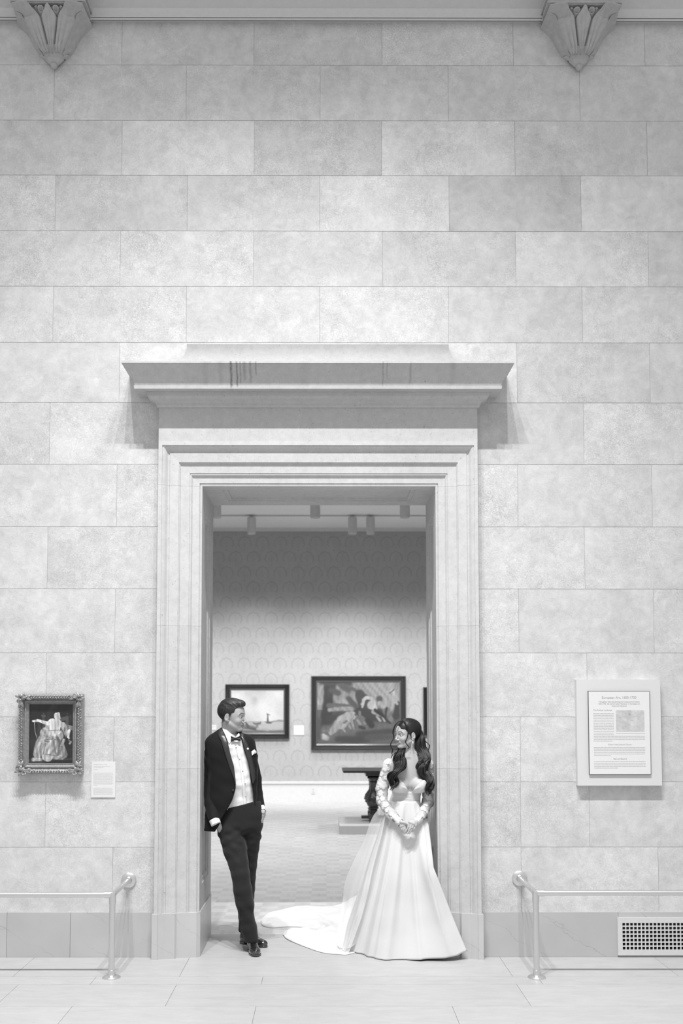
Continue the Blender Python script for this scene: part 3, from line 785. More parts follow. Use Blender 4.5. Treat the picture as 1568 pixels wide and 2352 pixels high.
IW, IH = ix1-ix0, iz1-iz0; cxp = (ix0+ix1)/2; Yp = -.0642
def pz(f): return iz1-IH*f
text('European Art, 1600-1750', cxp, pz(.092), .0245, Yp, INK, root, name='title_lettering')
t_ = text('This gallery features painting and sculpture from about', cxp, pz(.137), .0135, Yp, INK, root)
text('1600-1750, the period called "Baroque" in European art,', cxp, pz(.162), .0135, Yp, INK, root)
text('music and literature', cxp, pz(.187), .0135, Yp, INK, root)
text('The Political Landscape', ix0+IW*.08, pz(.239), .0145, Yp, INK, root, 'LEFT', 'heading_lettering')
text('Crisis in the Catholic Church', cxp, pz(.649), .0145, Yp, INK, root, name='heading_lettering')
text('Italy and Beyond', cxp, pz(.820), .0145, Yp, INK, root, name='heading_lettering')
rr = random.Random(5); m = MB()
for k in range(14): words(m, ix0+IW*.08, ix0+IW*.41, pz(.274+.0193*k), .0055, Yp, rr)
for k in range(4): words(m, ix0+IW*.08, ix0+IW*.91, pz(.544+.0193*k), .0055, Yp, rr, .33 if k == 3 else 1)
words(m, ix0+IW*.44, ix0+IW*.91, pz(.512), .004, Yp, rr)
for k in range(6): words(m, ix0+IW*.08, ix0+IW*.91, pz(.678+.0193*k), .0055, Yp, rr, .3 if k == 5 else 1)
for k in range(5): words(m, ix0+IW*.08, ix0+IW*.91, pz(.846+.0193*k), .0055, Yp, rr, .45 if k == 4 else 1)
m.build('printed_lines', MIDINK, root)
def bm_(u, v): return .52+.05*np.clip(3*wav(u, v, 7, 1), -1, 1)*np.exp(-((u-.45)/.35)**2)+.03*np.clip(3*wav(u, v, 17, 2), 0, 1)
put_canvas('printed_map', ix0+IW*.445, ix0+IW*.905, pz(.488), pz(.232), Yp-.0003, 60, 44, bm_, [([(.47, .17), (.5, .2)], .03, .36, .03), ([(.1, .35), (.17, .36)], .01, .38, .01), ([(.52, .47), (.6, .47)], .01, .36, .01), ([(.6, .3), (.75, .31)], .01, .42, .01), ([(.75, .75)], .012, .42, .01), ([(.42, .92), (.55, .93)], .008, .42, .01)], root)

# ---------------------------------------------------------------- gallery paintings
def gframe(px0, py0, px1, py1, fwid, label, base, S, nx, ny, mats, dep=.07, gain=1):
    a = P3(px0, py1, YB-dep); b = P3(px1, py0, YB-dep)
    x0, x1, z0, z1 = float(a[0]), float(b[0]), float(a[2]), float(b[2])
    root = empty('framed_painting', (x0, YB, z0), label, 'painting')
    f = fwid
    prof = [(0, 0), (0, dep*.7), (f*.08, dep), (f*.25, dep*.96), (f*.38, dep*.7), (f*.62, dep*.62), (f*.72, dep*.45)]
    m = frame_mesh(x0, x1, z0, z1, prof, YB-.001); m.build('frame', mats[0], root, angle=25)
    prof = [(f*.72, dep*.45), (f*.76, dep*.62), (f*.92, dep*.42), (f, dep*.35), (f, dep*.2)]
    m = frame_mesh(x0, x1, z0, z1, prof, YB-.001); m.build('inner_moulding', mats[1], root, angle=25)
    put_canvas('canvas', x0+f-.005, x1-f+.005, z0+f-.005, z1-f+.005, YB-dep*.27, nx, ny, base, S, root, gain, (70, 40, .22) if gain < .7 else None)
    return root
EDGE = plain('polished_moulding', .12, .25, .2)
def b2(u, v):
    sky = .60+.07*wav(u, v, 6, .7)+.03*wav(u, v, 15, 2)
    sea = .42+.04*wav(u*.5, v*4, 9)
    return np.where(v > .72, sea, sky)
S = [([(.45, .22), (.47, .28)], .05, .44, .08), ([(.1, .2)], .1, .68, .1), ([(.7, .6), (.6, .4)], .12, .68, .2), ([(.62, .02), (.3, .08)], .04, .5, .08),
     ([(0, .86), (.3, .86), (.75, .98)], [.05, .05, .02], .16, .05), ([(.3, .88), (.6, .93)], .02, .1, .02), ([(.3, .78), (.33, .84)], .02, .09, .02), ([(.5, .84), (.53, .9)], .025, .16, .03), ([(0, .98), (1, .97)], .03, .14, .04), ([(.5, .9), (.7, .93)], .02, .38, .03),
     ([(.42, .76), (.46, .785), (.55, .785), (.57, .75)], [.01, .018, .018, .01], .12, .012),
     ([(.69, .545), (.70, .62), (.70, .72)], [.006, .012, .022], .09, .012), ([(.69, .56), (.73, .575)], .008, .1, .01), ([(.64, .745), (.8, .745)], [.008, .012], .10, .014), ([(.68, .77), (.76, .77)], .015, .12, .015), ([(.78, .74), (.9, .71), (1, .71)], [.01, .018, .015], .24, .03),
     ([(.55, .86), (.95, .84)], .03, .46, .05)]
gframe(516, 1571.5, 664.5, 1697, .105, 'black framed pale seascape painting on the gallery wall behind the man', b2, S, 110, 90, (BLACKF, EDGE), gain=.85)
def b3(u, v):
    return np.where(v < .45, .30+.06*wav(u, v, 5)-.06*v, .13+.035*wav(u*.7, v, 9, 1))
S = [([(.3, .36), (.55, .38)], [.06, .05], .36, .06), ([(.75, .05), (.95, .3)], .16, .36, .15), ([(0, .3), (.04, .34)], .03, .4, .03),
     ([(.13, .0), (.14, .3), (.1, .7)], [.05, .06, .08], .05, .03), ([(.2, .0), (.16, .2)], .04, .06, .03), ([(.05, 0), (.25, .02), (.4, .03)], .03, .08, .05), ([(.3, .06), (.38, .12)], .04, .11, .04), ([(.18, .14), (.26, .18)], .035, .10, .03), ([(.42, .1), (.47, .14)], .02, .12, .02),
     ([(.14, .38), (.4, .38)], [.03, .015], .13, .02), ([(.15, .455), (.42, .44)], .02, .32, .02),
     ([(.52, .2), (.58, .35), (.6, .5)], [.06, .09, .09], .07, .03), ([(.38, .27), (.46, .38)], .035, .10, .03), ([(.75, .28)], .04, .10, .03), ([(.5, .48), (.75, .5)], .06, .06, .04),
     ([(.15, .6), (.4, .56), (.9, .58)], .05, .06, .06), ([(.1, .78), (.9, .74)], .06, .15, .06), ([(.5, .84), (1, .78)], .03, .08, .04), ([(.25, .93), (.6, .92)], .035, .07, .04), ([(.6, .9), (1, .88)], .03, .10, .04),
     # pale crouching fox-like animal
     ([(.17, .82), (.26, .68), (.38, .56)], [.03, .055, .06], .34, .015), ([(.3, .62), (.42, .54)], [.06, .05], .42, .02), ([(.4, .54), (.47, .57), (.5, .58)], [.04, .028, .01], .38, .01), ([(.28, .72), (.33, .7)], .03, .40, .015), ([(.28, .65), (.34, .8)], [.02, .01], .36, .01), ([(.4, .6), (.44, .72), (.45, .76)], [.02, .012, .008], .33, .008),
     ([(.36, .64), (.41, .75)], [.02, .01], .3, .01), ([(.35, .62), (.33, .66)], .012, .15, .01), ([(.46, .52), (.47, .54)], .012, .12, .008), ([(.45, .66), (.53, .72)], .012, .08, .012),
     ([(.05, .88), (.12, .9)], [.03, .03], .42, .015), ([(.08, .86), (.1, .88)], .02, .5, .01), ([(.07, .8), (.15, .79)], .012, .2, .012),
     # tall pale bird bending down, vase shape below
     ([(.55, .4), (.56, .3), (.6, .26), (.66, .27), (.68, .36)], [.012, .018, .02, .022, .03], .5, .01), ([(.545, .36)], .015, .55, .012), ([(.66, .38), (.7, .42)], [.055, .03], .52, .015), ([(.68, .48), (.75, .52)], .025, .34, .012), ([(.72, .56), (.76, .62)], .012, .4, .008), ([(.78, .54), (.81, .62)], .015, .42, .01), ([(.76, .34), (.82, .42)], [.025, .012], .42, .01),
     ([(.7, .45), (.83, .58)], .02, .04, .015), ([(.84, .48), (.9, .62)], [.05, .03], .2, .03), ([(.84, .42), (.82, .6), (.88, .66)], .012, .04, .02), ([(.97, .35), (.96, .55)], [.03, .04], .06, .03),
     ([(.52, .48), (.52, .56)], .016, .2, .012), ([(.52, .64)], .075, .16, .015), ([(.49, .62), (.52, .67)], .014, .34, .014), ([(.58, .66)], .02, .28, .015), ([(.52, .72), (.57, .75)], .02, .06, .01),
     ([(.86, .15), (.92, .15), (.93, .22), (.94, .34)], [.01, .02, .02, .01], .46, .012), ([(.88, .18), (.93, .12)], .006, .08, .006), ([(.95, .3), (.97, .36)], .012, .48, .01),
     ([(.62, .62), (.66, .7)], .04, .05, .03), ([(.02, .6), (.02, .9)], .03, .1, .04)]
gframe(714, 1552.5, 932, 1723, .11, 'large dark framed painting of a crouching animal and a tall bird, gallery wall', b3, S, 150, 120, (plain('brown_black_frame', .03, .3, coat=.4), EDGE), gain=.66)
gframe(972.5, 1578, 1080, 1690, .1, 'dark framed picture on the gallery wall just behind the right door jamb', b3, [], 20, 20, (BLACKF, EDGE))
def glabel(px0, py0, px1, py1, lab):
    a = P3(px0, py1, YB-.01); b = P3(px1, py0, YB-.01)
    m = MB(); m.box(float(a[0]), float(b[0]), YB-.01, YB-.0005, float(a[2]), float(b[2])); o = m.build('wall_label', CARD); tag(o, lab, 'label')
    m = MB(); rr = random.Random(int(px0)); W_ = float(b[0]-a[0]); H_ = float(b[2]-a[2])
    for k in range(6): words(m, float(a[0])+W_*.12, float(a[0])+W_*.85, float(b[2])-H_*(.2+.1*k), .009, YB-.0101, rr, 1 if k != 5 else .4)
    m.build('printed_lines', LIGHTINK, o)
glabel(674.5, 1666, 698, 1688.5, 'small white label card between the two gallery paintings')
glabel(478, 1665, 496.5, 1676.5, 'small white label card on the gallery wall beside the left door jamb')

# ---------------------------------------------------------------- gallery track lights
YTk = float(FL(750, 1183, ZC)[1]) if True else 0
m = MB(); m.box(GX0+.3, GX1-.3, YTk-.018, YTk+.018, ZC-.022, ZC-.001); o = m.build('lighting_track', CANM); tag(o, 'thin white lighting track across the gallery ceiling nearest the back wall', 'track')
d1 = YTk+7.385; d2 = d1/1.16; YT2 = d2-7.385
m = MB(); m.box(GX0+.3, GX1-.3, YT2-.018, YT2+.018, ZC-.022, ZC-.001); o = m.build('lighting_track', CANM); tag(o, 'thin white lighting track across the gallery ceiling nearer the doorway', 'track')
def can(X, Y, zb, hgt, rad, lab, grp):
    root = empty('track_spotlight', (X, Y, ZC-.022), lab, 'lamp', grp)
    m = MB(); m.lathe([(rad*.35, hgt), (rad*.96, hgt-.006), (rad, hgt-.02), (rad, .03), (rad*.97, .012), (rad*.9, .0), (rad*.82, .0), (rad*.8, .05), (.001, .05)], (X, Y, zb), 28); m.build('lamp_housing', CANM, root, angle=35)
    m = MB(); m.tube([(X, Y, zb+hgt-.002), (X, Y, ZC-.02)], .009, 10); m.box(X-.03, X+.03, Y-.02, Y+.02, ZC-.05, ZC-.021); m.build('stem', CANM, root)
    m = MB(); m.lathe([(rad*.6, 0), (.001, .001)], (X, Y, zb+.04), 16); m.build('lamp', BULB, root)
BULB = bpy.data.materials.new('lamp_glow'); n_, p_ = nt(BULB); p_.inputs['Emission Color'].default_value = (1, 1, 1, 1); p_.inputs['Emission Strength'].default_value = .5
can_x = []
for px, lab in ((577.5, 'white cylinder spotlight hanging above the seascape painting'), (809, 'left one of the close pair of white cylinder spotlights'), (850.5, 'right one of the close pair of white cylinder spotlights')):
    q = P3(px, 1227, YTk); t = P3(px, 1188, YTk); can_x.append(float(q[0]))
    can(float(q[0]), YTk, float(q[2]), float(t[2]-q[2]), .073, lab, 'track spotlights by the gallery back wall')
for px, lab in ((496, 'white cylinder spotlight half hidden at the left end of the door soffit'), (723.5, 'white cylinder spotlight cut off by the middle of the door soffit'), (929.5, 'white cylinder spotlight cut off near the right end of the door soffit')):
    q = P3(px, 1190, YT2)
    can(float(q[0]), YT2, float(q[2]), .29, .073, lab, 'track spotlights nearer the doorway')

# ---------------------------------------------------------------- carved table on a platform
fp = FL(850, 1914.5); q0 = FL(779.5, 1916.5); Yf = float(q0[1]); Xp = float(q0[0])
PH = .055
Yk = float(FL(779.5, 1896, PH)[1])
m = MB(); m.box(Xp, Xp+2.6, Yf, Yf+1.25, 0, .11); o = m.build('display_platform', LGREY); tag(o, 'low grey display platform under the carved table', 'platform')
PH = .11
Yt0, Yt1 = Yf+.28, Yf+1.0; Yc = (Yt0+Yt1)/2
a = P3(788, 1775.5, Yt0); zt_ = float(P3(788, 1770.5, Yt0)[2]); Xt0 = float(a[0]); zt0_ = float(a[2]); Xt1 = Xt0+2.05
root = empty('carved_table', (Xt0, Yt0, PH), 'dark carved trestle table on a low platform in the gallery, behind the bride', 'table')
m = MB(); m.box(Xt0, Xt1, Yt0, Yt1, zt0_, zt_-.008); m.box(Xt0-.012, Xt1+.012, Yt0-.012, Yt1+.012, zt_-.008, zt_); m.build('table_top', DKWOOD, root)
xl = float(P3(858, 1830, Yt0+.1)[0])
m = MB(); m.box(Xt0+.34, Xt1-.34, Yt0+.1, Yt1-.1, zt0_-.07, zt0_); m.build('apron', DKWOOD, root)
for (lx, ly) in ((xl, Yt0+.16), (xl, Yt1-.16), (Xt1-(xl-Xt0), Yt0+.16), (Xt1-(xl-Xt0), Yt1-.16)):
    Hh = zt0_-PH
    m = MB()
    m.box(lx-.11, lx+.11, ly-.07, ly+.07, PH+Hh*.93, PH+Hh)
    m.box(lx-.085, lx+.085, ly-.06, ly+.06, PH+Hh*.88, PH+Hh*.93)
    pr = [(.06, .17), (.055, .2), (.07, .22), (.05, .25), (.075, .29), (.06, .31), (.08, .34), (.098, .38), (.105, .43), (.10, .48), (.08, .53), (.06, .58), (.05, .62), (.045, .68), (.05, .72), (.048, .76), (.058, .8), (.05, .82), (.07, .86), (.075, .88)]
    m.lathe([(r, PH+Hh*h) for r, h in pr], (lx, ly, 0), 24)
    m.box(lx-.065, lx+.065, ly-.05, ly+.05, PH+Hh*.06, PH+Hh*.17)
    m.lathe([(.02, PH), (.05, PH+.01), (.055, PH+.03), (.04, PH+Hh*.07)], (lx, ly, 0), 20)
    # carved acanthus knobs
    for k in range(8):
        a_ = k*math.pi/4; m.tube([(lx+.05*math.cos(a_), ly+.05*math.sin(a_), PH+Hh*.36), (lx+.105*math.cos(a_), ly+.105*math.sin(a_), PH+Hh*.42), (lx+.09*math.cos(a_), ly+.09*math.sin(a_), PH+Hh*.5), (lx+.05*math.cos(a_), ly+.05*math.sin(a_), PH+Hh*.6)], [.008, .016, .014, .006], 6)
    m.build('leg', DKWOOD, root, angle=35)
m = MB(); zs_ = float(P3(840, 1876.5, Yc)[2]); m.box(float(P3(829.5, 1876, Yc)[0]), Xt1-.25, Yc-.04, Yc+.04, zs_-.018, zs_+.022); m.build('stretcher', DKWOOD, root)
for lx in (xl, Xt1-(xl-Xt0)):
    m = MB(); m.box(lx-.05, lx+.05, Yt0+.16, Yt1-.16, zs_-.05, zs_+.03); m.build('cross_bar', DKWOOD, root)

# ---------------------------------------------------------------- lights
sc = bpy.context.scene
wd = bpy.data.worlds.new('hall_ambient_fill'); sc.world = wd; wd.use_nodes = True  # uniform white fill added as the hall's ambient light
WS = .68
wd.node_tree.nodes['Background'].inputs[0].default_value = (1, 1, 1, 1); wd.node_tree.nodes['Background'].inputs[1].default_value = WS
def spot(name, loc, tgt, power, size, blend=.5, rad=.05):
    l = bpy.data.lights.new(name, 'SPOT'); l.energy = power; l.spot_size = R(size); l.spot_blend = blend; l.shadow_soft_size = rad
    o = bpy.data.objects.new(name, l); C.objects.link(o); o.location = loc
    d = Vector(tgt)-Vector(loc); o.rotation_euler = d.to_track_quat('-Z', 'Y').to_euler(); return o
for x in (-1.95, -.95, .1, 1.25):
    spot('hall_spotlight', (x, -4.8, 11.3), (x*.5, -.2, -5.), 1950, 60, 1., .07)
for x in (-4.2, -2.7, can_x[0]-.0, -.2, can_x[1], can_x[2], 2.4, 3.9):
    spot('gallery_spotlight', (x, YTk, 4.5), (x, YB, .2), 70, 80, 1., .06)
for x in (-3.6, -2.1, -.7, .8, 2.2, 3.6):
    spot('gallery_spotlight', (x, YT2-.3, 4.5), (x, YB, 1.15), 470, 62, 1., .15)
for x in (-3.6, -1.8, 0, 1.8, 3.6):  # unseen spots added to brighten the gallery floor
    for y in (1.9, 4.2, 7.0, 9.3):
        spot('gallery_floor_fill', (x, y, 4.6), (x, y+.3, 0), 60 if (y < 2 or y > 9) else 185, 100, .7, .1)
vs = sc.view_settings; vs.view_transform = 'Standard'; vs.look = 'None'; vs.exposure = 0; vs.gamma = 1; vs.use_curve_mapping = False
# ================================================================ distance-field figures
def _l(v): return np.sqrt((v*v).sum(-1))
def ell(P, c, r, rot=None):
    q = P-np.array(c); r = np.array(r, float)
    if rot is not None: q = q@rot
    k0 = _l(q/r); k1 = _l(q/(r*r))+1e-9
    return k0*(k0-1)/k1
def cap(P, a, b, ra, rb):
    a = np.array(a, float); b = np.array(b, float); ba = b-a; q = P-a
    h = np.clip((q@ba)/(ba@ba+1e-12), 0, 1)
    return _l(q-h[:, None]*ba)-(ra+(rb-ra)*h)
def chain(P, pts, rs, k=.01):
    d = None
    for i in range(len(pts)-1):
        e = cap(P, pts[i], pts[i+1], rs[i], rs[i+1]); d = e if d is None else smin(d, e, k)
    return d
def smin(a, b, k):
    h = np.clip(.5+.5*(b-a)/k, 0, 1); return b+(a-b)*h-k*h*(1-h)
def smax(a, b, k): return -smin(-a, -b, k)
def wobble(P, f, seed, n=5):
    r = np.random.RandomState(seed); s = 0
    for i in range(n):
        k = r.normal(size=3)*f; s = s+np.sin(P@k+r.uniform(0, 6.28))
    return s/n
def field_mesh(fn, lo, hi, h, B=8):
    lo = np.array(lo, float); n = np.ceil((np.array(hi)-lo)/h/B).astype(int)
    bi = np.stack(np.meshgrid(*[np.arange(k) for k in n], indexing='ij'), -1).reshape(-1, 3)
    dc = fn(lo+(bi*B+B/2)*h)
    D = np.repeat(np.repeat(np.repeat(np.where(dc < 0, -1., 1.).reshape(n).astype(np.float32), B, 0), B, 1), B, 2)
    act = bi[np.abs(dc) < B*h*1.45]
    o = np.stack(np.meshgrid(*[np.arange(B)]*3, indexing='ij'), -1).reshape(-1, 3)
    for k in range(0, len(act), 400):
        idx = (act[k:k+400][:, None, :]*B+o[None]).reshape(-1, 3)
        D[idx[:, 0], idx[:, 1], idx[:, 2]] = fn(lo+idx*h)
    D[0] = D[-1] = 1; D[:, 0] = D[:, -1] = 1; D[:, :, 0] = D[:, :, -1] = 1
    S = D < 0
    cnt = np.zeros(np.array(D.shape)-1, np.int8)
    cs = [(a, b, c) for a in (0, 1) for b in (0, 1) for c in (0, 1)]
    sl = lambda c: tuple(slice(c[i], D.shape[i]-1+c[i]) for i in range(3))
    for c in cs: cnt += S[sl(c)]
    A = (cnt > 0) & (cnt < 8); I = np.argwhere(A)
    ids = -np.ones(cnt.shape, np.int64); ids[A] = np.arange(len(I))
    acc = np.zeros((len(I), 3)); num = np.zeros(len(I))
    vals = {c: D[I[:, 0]+c[0], I[:, 1]+c[1], I[:, 2]+c[2]] for c in cs}
    for c in cs:
        for ax in range(3):
            if c[ax]: continue
            c2 = list(c); c2[ax] = 1; c2 = tuple(c2)
            a, b = vals[c], vals[c2]; m = (a < 0) != (b < 0)
            t = np.where(m, a/(a-b+1e-12), 0); p = np.array(c, float)[None]+np.zeros((len(I), 3)); p[:, ax] += t
            acc[m] += p[m]; num += m
    V = lo+(I+acc/num[:, None])*h
    Fs = []
    for ax in range(3):
        u, v = (ax+1) % 3, (ax+2) % 3
        a = [slice(1, D.shape[i]-1) for i in range(3)]; b = list(a); a[ax] = slice(0, D.shape[ax]-1); b[ax] = slice(1, D.shape[ax])
        ea, eb = S[tuple(a)], S[tuple(b)]
        E = np.argwhere(ea != eb); off = np.array([1, 1, 1]); off[ax] = 0; Ei = E+off
        fl = eb[tuple(E.T)]
        q = []
        for (du, dv) in ((-1, -1), (0, -1), (0, 0), (-1, 0)):
            c = Ei.copy(); c[:, u] += du; c[:, v] += dv; q.append(ids[tuple(c.T)])
        q = np.stack(q, 1); q[fl] = q[fl][:, ::-1]; Fs.append(q)
    return V, np.concatenate(Fs)
def relax(V, Fq, it=1, lam=.4):
    for _ in range(it):
        s = np.zeros_like(V); c = np.zeros(len(V))
        for k in range(4):
            a, b = Fq[:, k], Fq[:, (k+1) % 4]
            np.add.at(s, a, V[b]); np.add.at(c, a, 1); np.add.at(s, b, V[a]); np.add.at(c, b, 1)
        V = V*(1-lam)+lam*s/np.maximum(c, 1)[:, None]
    return V
def joinVF(L):
    V = []; Fc = []; T = []; b = 0
    for (v, f, t) in L: V.append(v); Fc.append(f+b); T.append(t); b += len(v)
    return np.concatenate(V), np.concatenate(Fc), np.concatenate(T)
def skin_mat(name, g):
    m = bpy.data.materials.new(name); n, p = nt(m)
    v = noise(n, ocoord(n), 90, 3)
    tocol(n, mth(n, 'MULTIPLY', mth(n, 'MULTIPLY', rng(n, v, .3, .7, .98, 1.02), g), attr(n)), p)
    p.inputs['Roughness'].default_value = .5; p.inputs['Specular IOR Level'].default_value = .35
    p.inputs['Subsurface Weight'].default_value = .12; p.inputs['Subsurface Radius'].default_value = (.01, .01, .01); p.inputs['Subsurface Scale'].default_value = .5
    return m
def hair_mat(name, g, rough=.35):
    m = bpy.data.materials.new(name); n, p = nt(m)
    v = noise(n, ocoord(n), 120, 3)
    tocol(n, mth(n, 'MULTIPLY', mth(n, 'MULTIPLY', rng(n, v, .3, .7, .7, 1.3), g), attr(n)), p)
    p.inputs['Roughness'].default_value = rough; p.inputs['Specular IOR Level'].default_value = .5
    return m
def cloth_mat(name, g, rough=.85, sheen=.2, bmp=.15, scale=300, spec=.2, usetone=False):
    m = bpy.data.materials.new(name); n, p = nt(m)
    v = noise(n, ocoord(n), scale, 2)
    t = mth(n, 'MULTIPLY', rng(n, v, .3, .7, .93, 1.07), g)
    if usetone: t = mth(n, 'MULTIPLY', t, attr(n))
    tocol(n, t, p)
    p.inputs['Roughness'].default_value = rough; p.inputs['Specular IOR Level'].default_value = spec
    p.inputs['Sheen Weight'].default_value = sheen; p.inputs['Sheen Roughness'].default_value = .5
    if bmp: bump(n, v, p, bmp, .001)
    return m
# ---- head in its own frame: x forward, y to the person's left, z up, eyes at z=0
def head_sd(P, female=False, smile=0.):
    f = female
    d = ell(P, (-.010, 0, .038), (.096, .075, .084))
    d = smin(d, ell(P, (.030, 0, -.012), (.060, .061 if not f else .058, .085)), .03)
    d = smin(d, ell(P, (.034, 0, -.066), (.046, .047 if not f else .041, .036)), .02)
    d = smin(d, ell(P, (.066, 0, -.094), (.019, .021 if not f else .015, .015)), .018)
    for s in (-1, 1):
        d = smin(d, cap(P, (.002, s*.054, -.050), (.058, s*.018, -.092), .015 if not f else .011, .012), .018)
        d = smin(d, ell(P, (.058, s*.036, -.030), (.022, .020, .020)), .018)
        d = smin(d, cap(P, (.084, s*.014, .017), (.068, s*.044, .019), .008, .007), .012)
        d = smax(d, -ell(P, (.094, s*.032, .001), (.014, .016, .012)), .012)
        d = smin(d, ell(P, (.0700, s*.0315, .001), (.0155, .0155, .0135)), .003)
        lid = ell(P, (.085, s*.0315, -.0005), (.012, .0125, .0050 if f else .0021))
        d = smax(d, -lid, .0015)
    d = smin(d, cap(P, (.086, 0, .012), (.102 if f else .104, 0, -.030), .0055, .0085 if not f else .0065), .010)
    d = smin(d, ell(P, (.102 if f else .104, 0, -.034), (.009, .0075 if f else .009, .0075)), .006)
    for s in (-1, 1):
        d = smin(d, ell(P, (.092, s*.0125, -.038), (.011, .0065, .0065)), .005)
        d = smax(d, -ell(P, (.100, s*.0065, -.0445), (.005, .003, .003)), .002)
    zc = .004*smile
    for s in (-1, 1):
        lx, lr = (0, 0) if f else (-.0045, -.0014)
        d = smin(d, cap(P, (.0925+lx, s*.003, -.0570), (.078+lx, s*.024, -.0600+zc), .0052+lr, .003), .005)
        d = smin(d, cap(P, (.0905+lx, 0, -.0675), (.078+lx, s*.020, -.0630+zc), .0060+lr, .003), .005)
        d = smax(d, -cap(P, (.0985, 0, -.0622), (.081, s*.026, -.0612+zc*1.3), .0016, .0022), .002)
        if smile: d = smax(d, -cap(P, (.087, s*.022, -.040), (.074, s*.034, -.060), .0015, .002), .008)
    d = smax(d, -ell(P, (.098, 0, -.078), (.012, .018, .004)), .006)
    for s in (-1, 1):   # ear: rim, bowl, lobe
        ca, sa = math.cos(.35), math.sin(.35)
        rot = np.array([[math.cos(.25), 0, math.sin(.25)], [0, 1, 0], [-math.sin(.25), 0, math.cos(.25)]])
        e = ell(P, (-.012, s*.078, -.004), (.0185, .008, .030), rot)
        e = smax(e, -ell(P, (-.009, s*.086, .000), (.0115, .008, .020), rot), .004)
        e = smin(e, ell(P, (-.008, s*.078, .001), (.005, .006, .014), rot), .003)
        e = smin(e, ell(P, (-.004, s*.075, -.028), (.009, .006, .009)), .006)
        d = smin(d, e, .004)
    return d
def head_tone(P, female, lip=.62, brow=.22):
    x, y, z = P[:, 0], P[:, 1], P[:, 2]; ay = np.abs(y); T = np.ones(len(P))
    def soft(d, w): return np.clip(1-d/w, 0, 1)
    # brows
    zb = .0245+.004*np.clip((ay-.012)/.02, 0, 1)-.010*np.clip((ay-.036)/.014, 0, 1)
    b = soft(np.maximum(np.abs(z-zb)-(.0026 if female else .0034), 0), .0025)*((ay > .011) & (ay < .051) & (x > .04))
    T = T*(1-b*(1-brow))
    # lids and lashes
    dd = np.sqrt(((ay-.0315)/.0165)**2+((z-.0005)/(.0072 if female else .0052))**2)
    l = np.clip(1-np.abs(dd-1)/.28, 0, 1)*(x > .065)*np.where(z > 0, 1, .45)
    T = T*(1-l*(.75 if female else .5))
    sh = np.clip(1-np.abs(dd-1.6)/.7, 0, 1)*(x > .06)*(z > .002)*.25*(1 if female else .35); T = T*(1-sh)
    lp = soft(np.maximum(np.sqrt((ay/.025)**2+((z+.0625)/.0105)**2)-.92, 0), .15)*(x > .072)
    T = T*(1-lp*(1-lip))
    ml = soft(np.maximum(np.abs(z+.0620-(0 if female else .004)*np.clip(ay/.025, 0, 1)**2)-.0010, 0), .0018)*(ay < .025)*(x > .07)
    T = T*(1-ml*.6)
    return T
class Frame:
    def __init__(s, o, yaw, pitch=0., roll=0., sc=1.):
        f = np.array([math.cos(yaw), math.sin(yaw), 0]); l = np.array([-math.sin(yaw), math.cos(yaw), 0]); u = np.array([0, 0, 1.])
        f, u = f*math.cos(pitch)+u*math.sin(pitch), u*math.cos(pitch)-f*math.sin(pitch)
        l, u = l*math.cos(roll)+u*math.sin(roll), u*math.cos(roll)-l*math.sin(roll)
        s.R = np.stack([f, l, u], 1); s.o = np.array(o, float); s.s = sc
    def to(s, P): return ((np.atleast_2d(P)-s.o)@s.R)/s.s          # world -> local
    def out(s, P): return (np.atleast_2d(P)*s.s)@s.R.T+s.o         # local -> world
def W3(px, py, Y): return P3(px, py, Y).astype(float)
def eyes(fr, root, look=0.):
    for s, nm in ((-1, 'eye'), (1, 'eye')):
        n1, n2 = 20, 24; V = []; T = []
        for i in range(n1+1):
            a = math.pi*i/n1
            for j in range(n2):
                b = 2*math.pi*j/n2
                d = np.array([math.cos(a), math.sin(a)*math.cos(b), math.sin(a)*math.sin(b)])
                cl, sl = math.cos(look), math.sin(look)
                dd = np.array([d[0]*cl-d[1]*sl, d[0]*sl+d[1]*cl, d[2]])
                V.append(np.array([.0725, s*.0315, -.0005])+.0128*dd); T.append(.03 if a < .22 else (.14 if a < .48 else .85))
        Fc = [(i*n2+j, i*n2+(j+1) % n2, (i+1)*n2+(j+1) % n2, (i+1)*n2+j) for i in range(n1) for j in range(n2)]
        mk(nm, fr.out(np.array(V)), Fc, EYE, root, True, T)
EYE = plain('eyeball', .8, .1, usetone=True, var=.0)
def sdobj(name, fn, lo, hi, h, mat, root, tonefn=None, it=1):
    V, Fq = field_mesh(fn, lo, hi, h); V = relax(V, Fq, it)
    T = np.ones(len(V)) if tonefn is None else tonefn(V)
    return mk(name, V, Fq, mat, root, True, T)
def finger_set(P, wrist, knu, tips, r0=.0088, r1=.0072, bend=None, thumb=None, palm_r=.012):
    """palm from the wrist to four knuckles, four separate fingers and a thumb; all world points"""
    d = None
    for k in knu:
        e = cap(P, wrist, k, palm_r*1.05, palm_r*.85); d = e if d is None else smin(d, e, .008)
    for i, (k, t) in enumerate(zip(knu, tips)):
        k = np.array(k); t = np.array(t); m = k*.5+t*.5+(np.array(bend) if bend is not None else 0)
        rr = r0*(1, 1.03, 1, .88)[i]
        e = np.minimum(cap(P, k, m, rr, rr*.92), cap(P, m, t, rr*.92, r1*(1, 1.02, 1, .88)[i]))
        d = smin(d, e, .0025)
    if thumb is not None:
        e = np.minimum(cap(P, thumb[0], thumb[1], .0115, .0098), cap(P, thumb[1], thumb[2], .0098, .0080)); d = smin(d, e, .005)
    return d
def tube_obj(name, specs, mat, root, n=10, smooth=True, tones=None):
    m = MB()
    for k, (pts, rs) in enumerate(specs): m.tube(pts, rs, n, tone=1 if tones is None else tones[k])
    return m.build(name, mat, root, smooth=smooth)
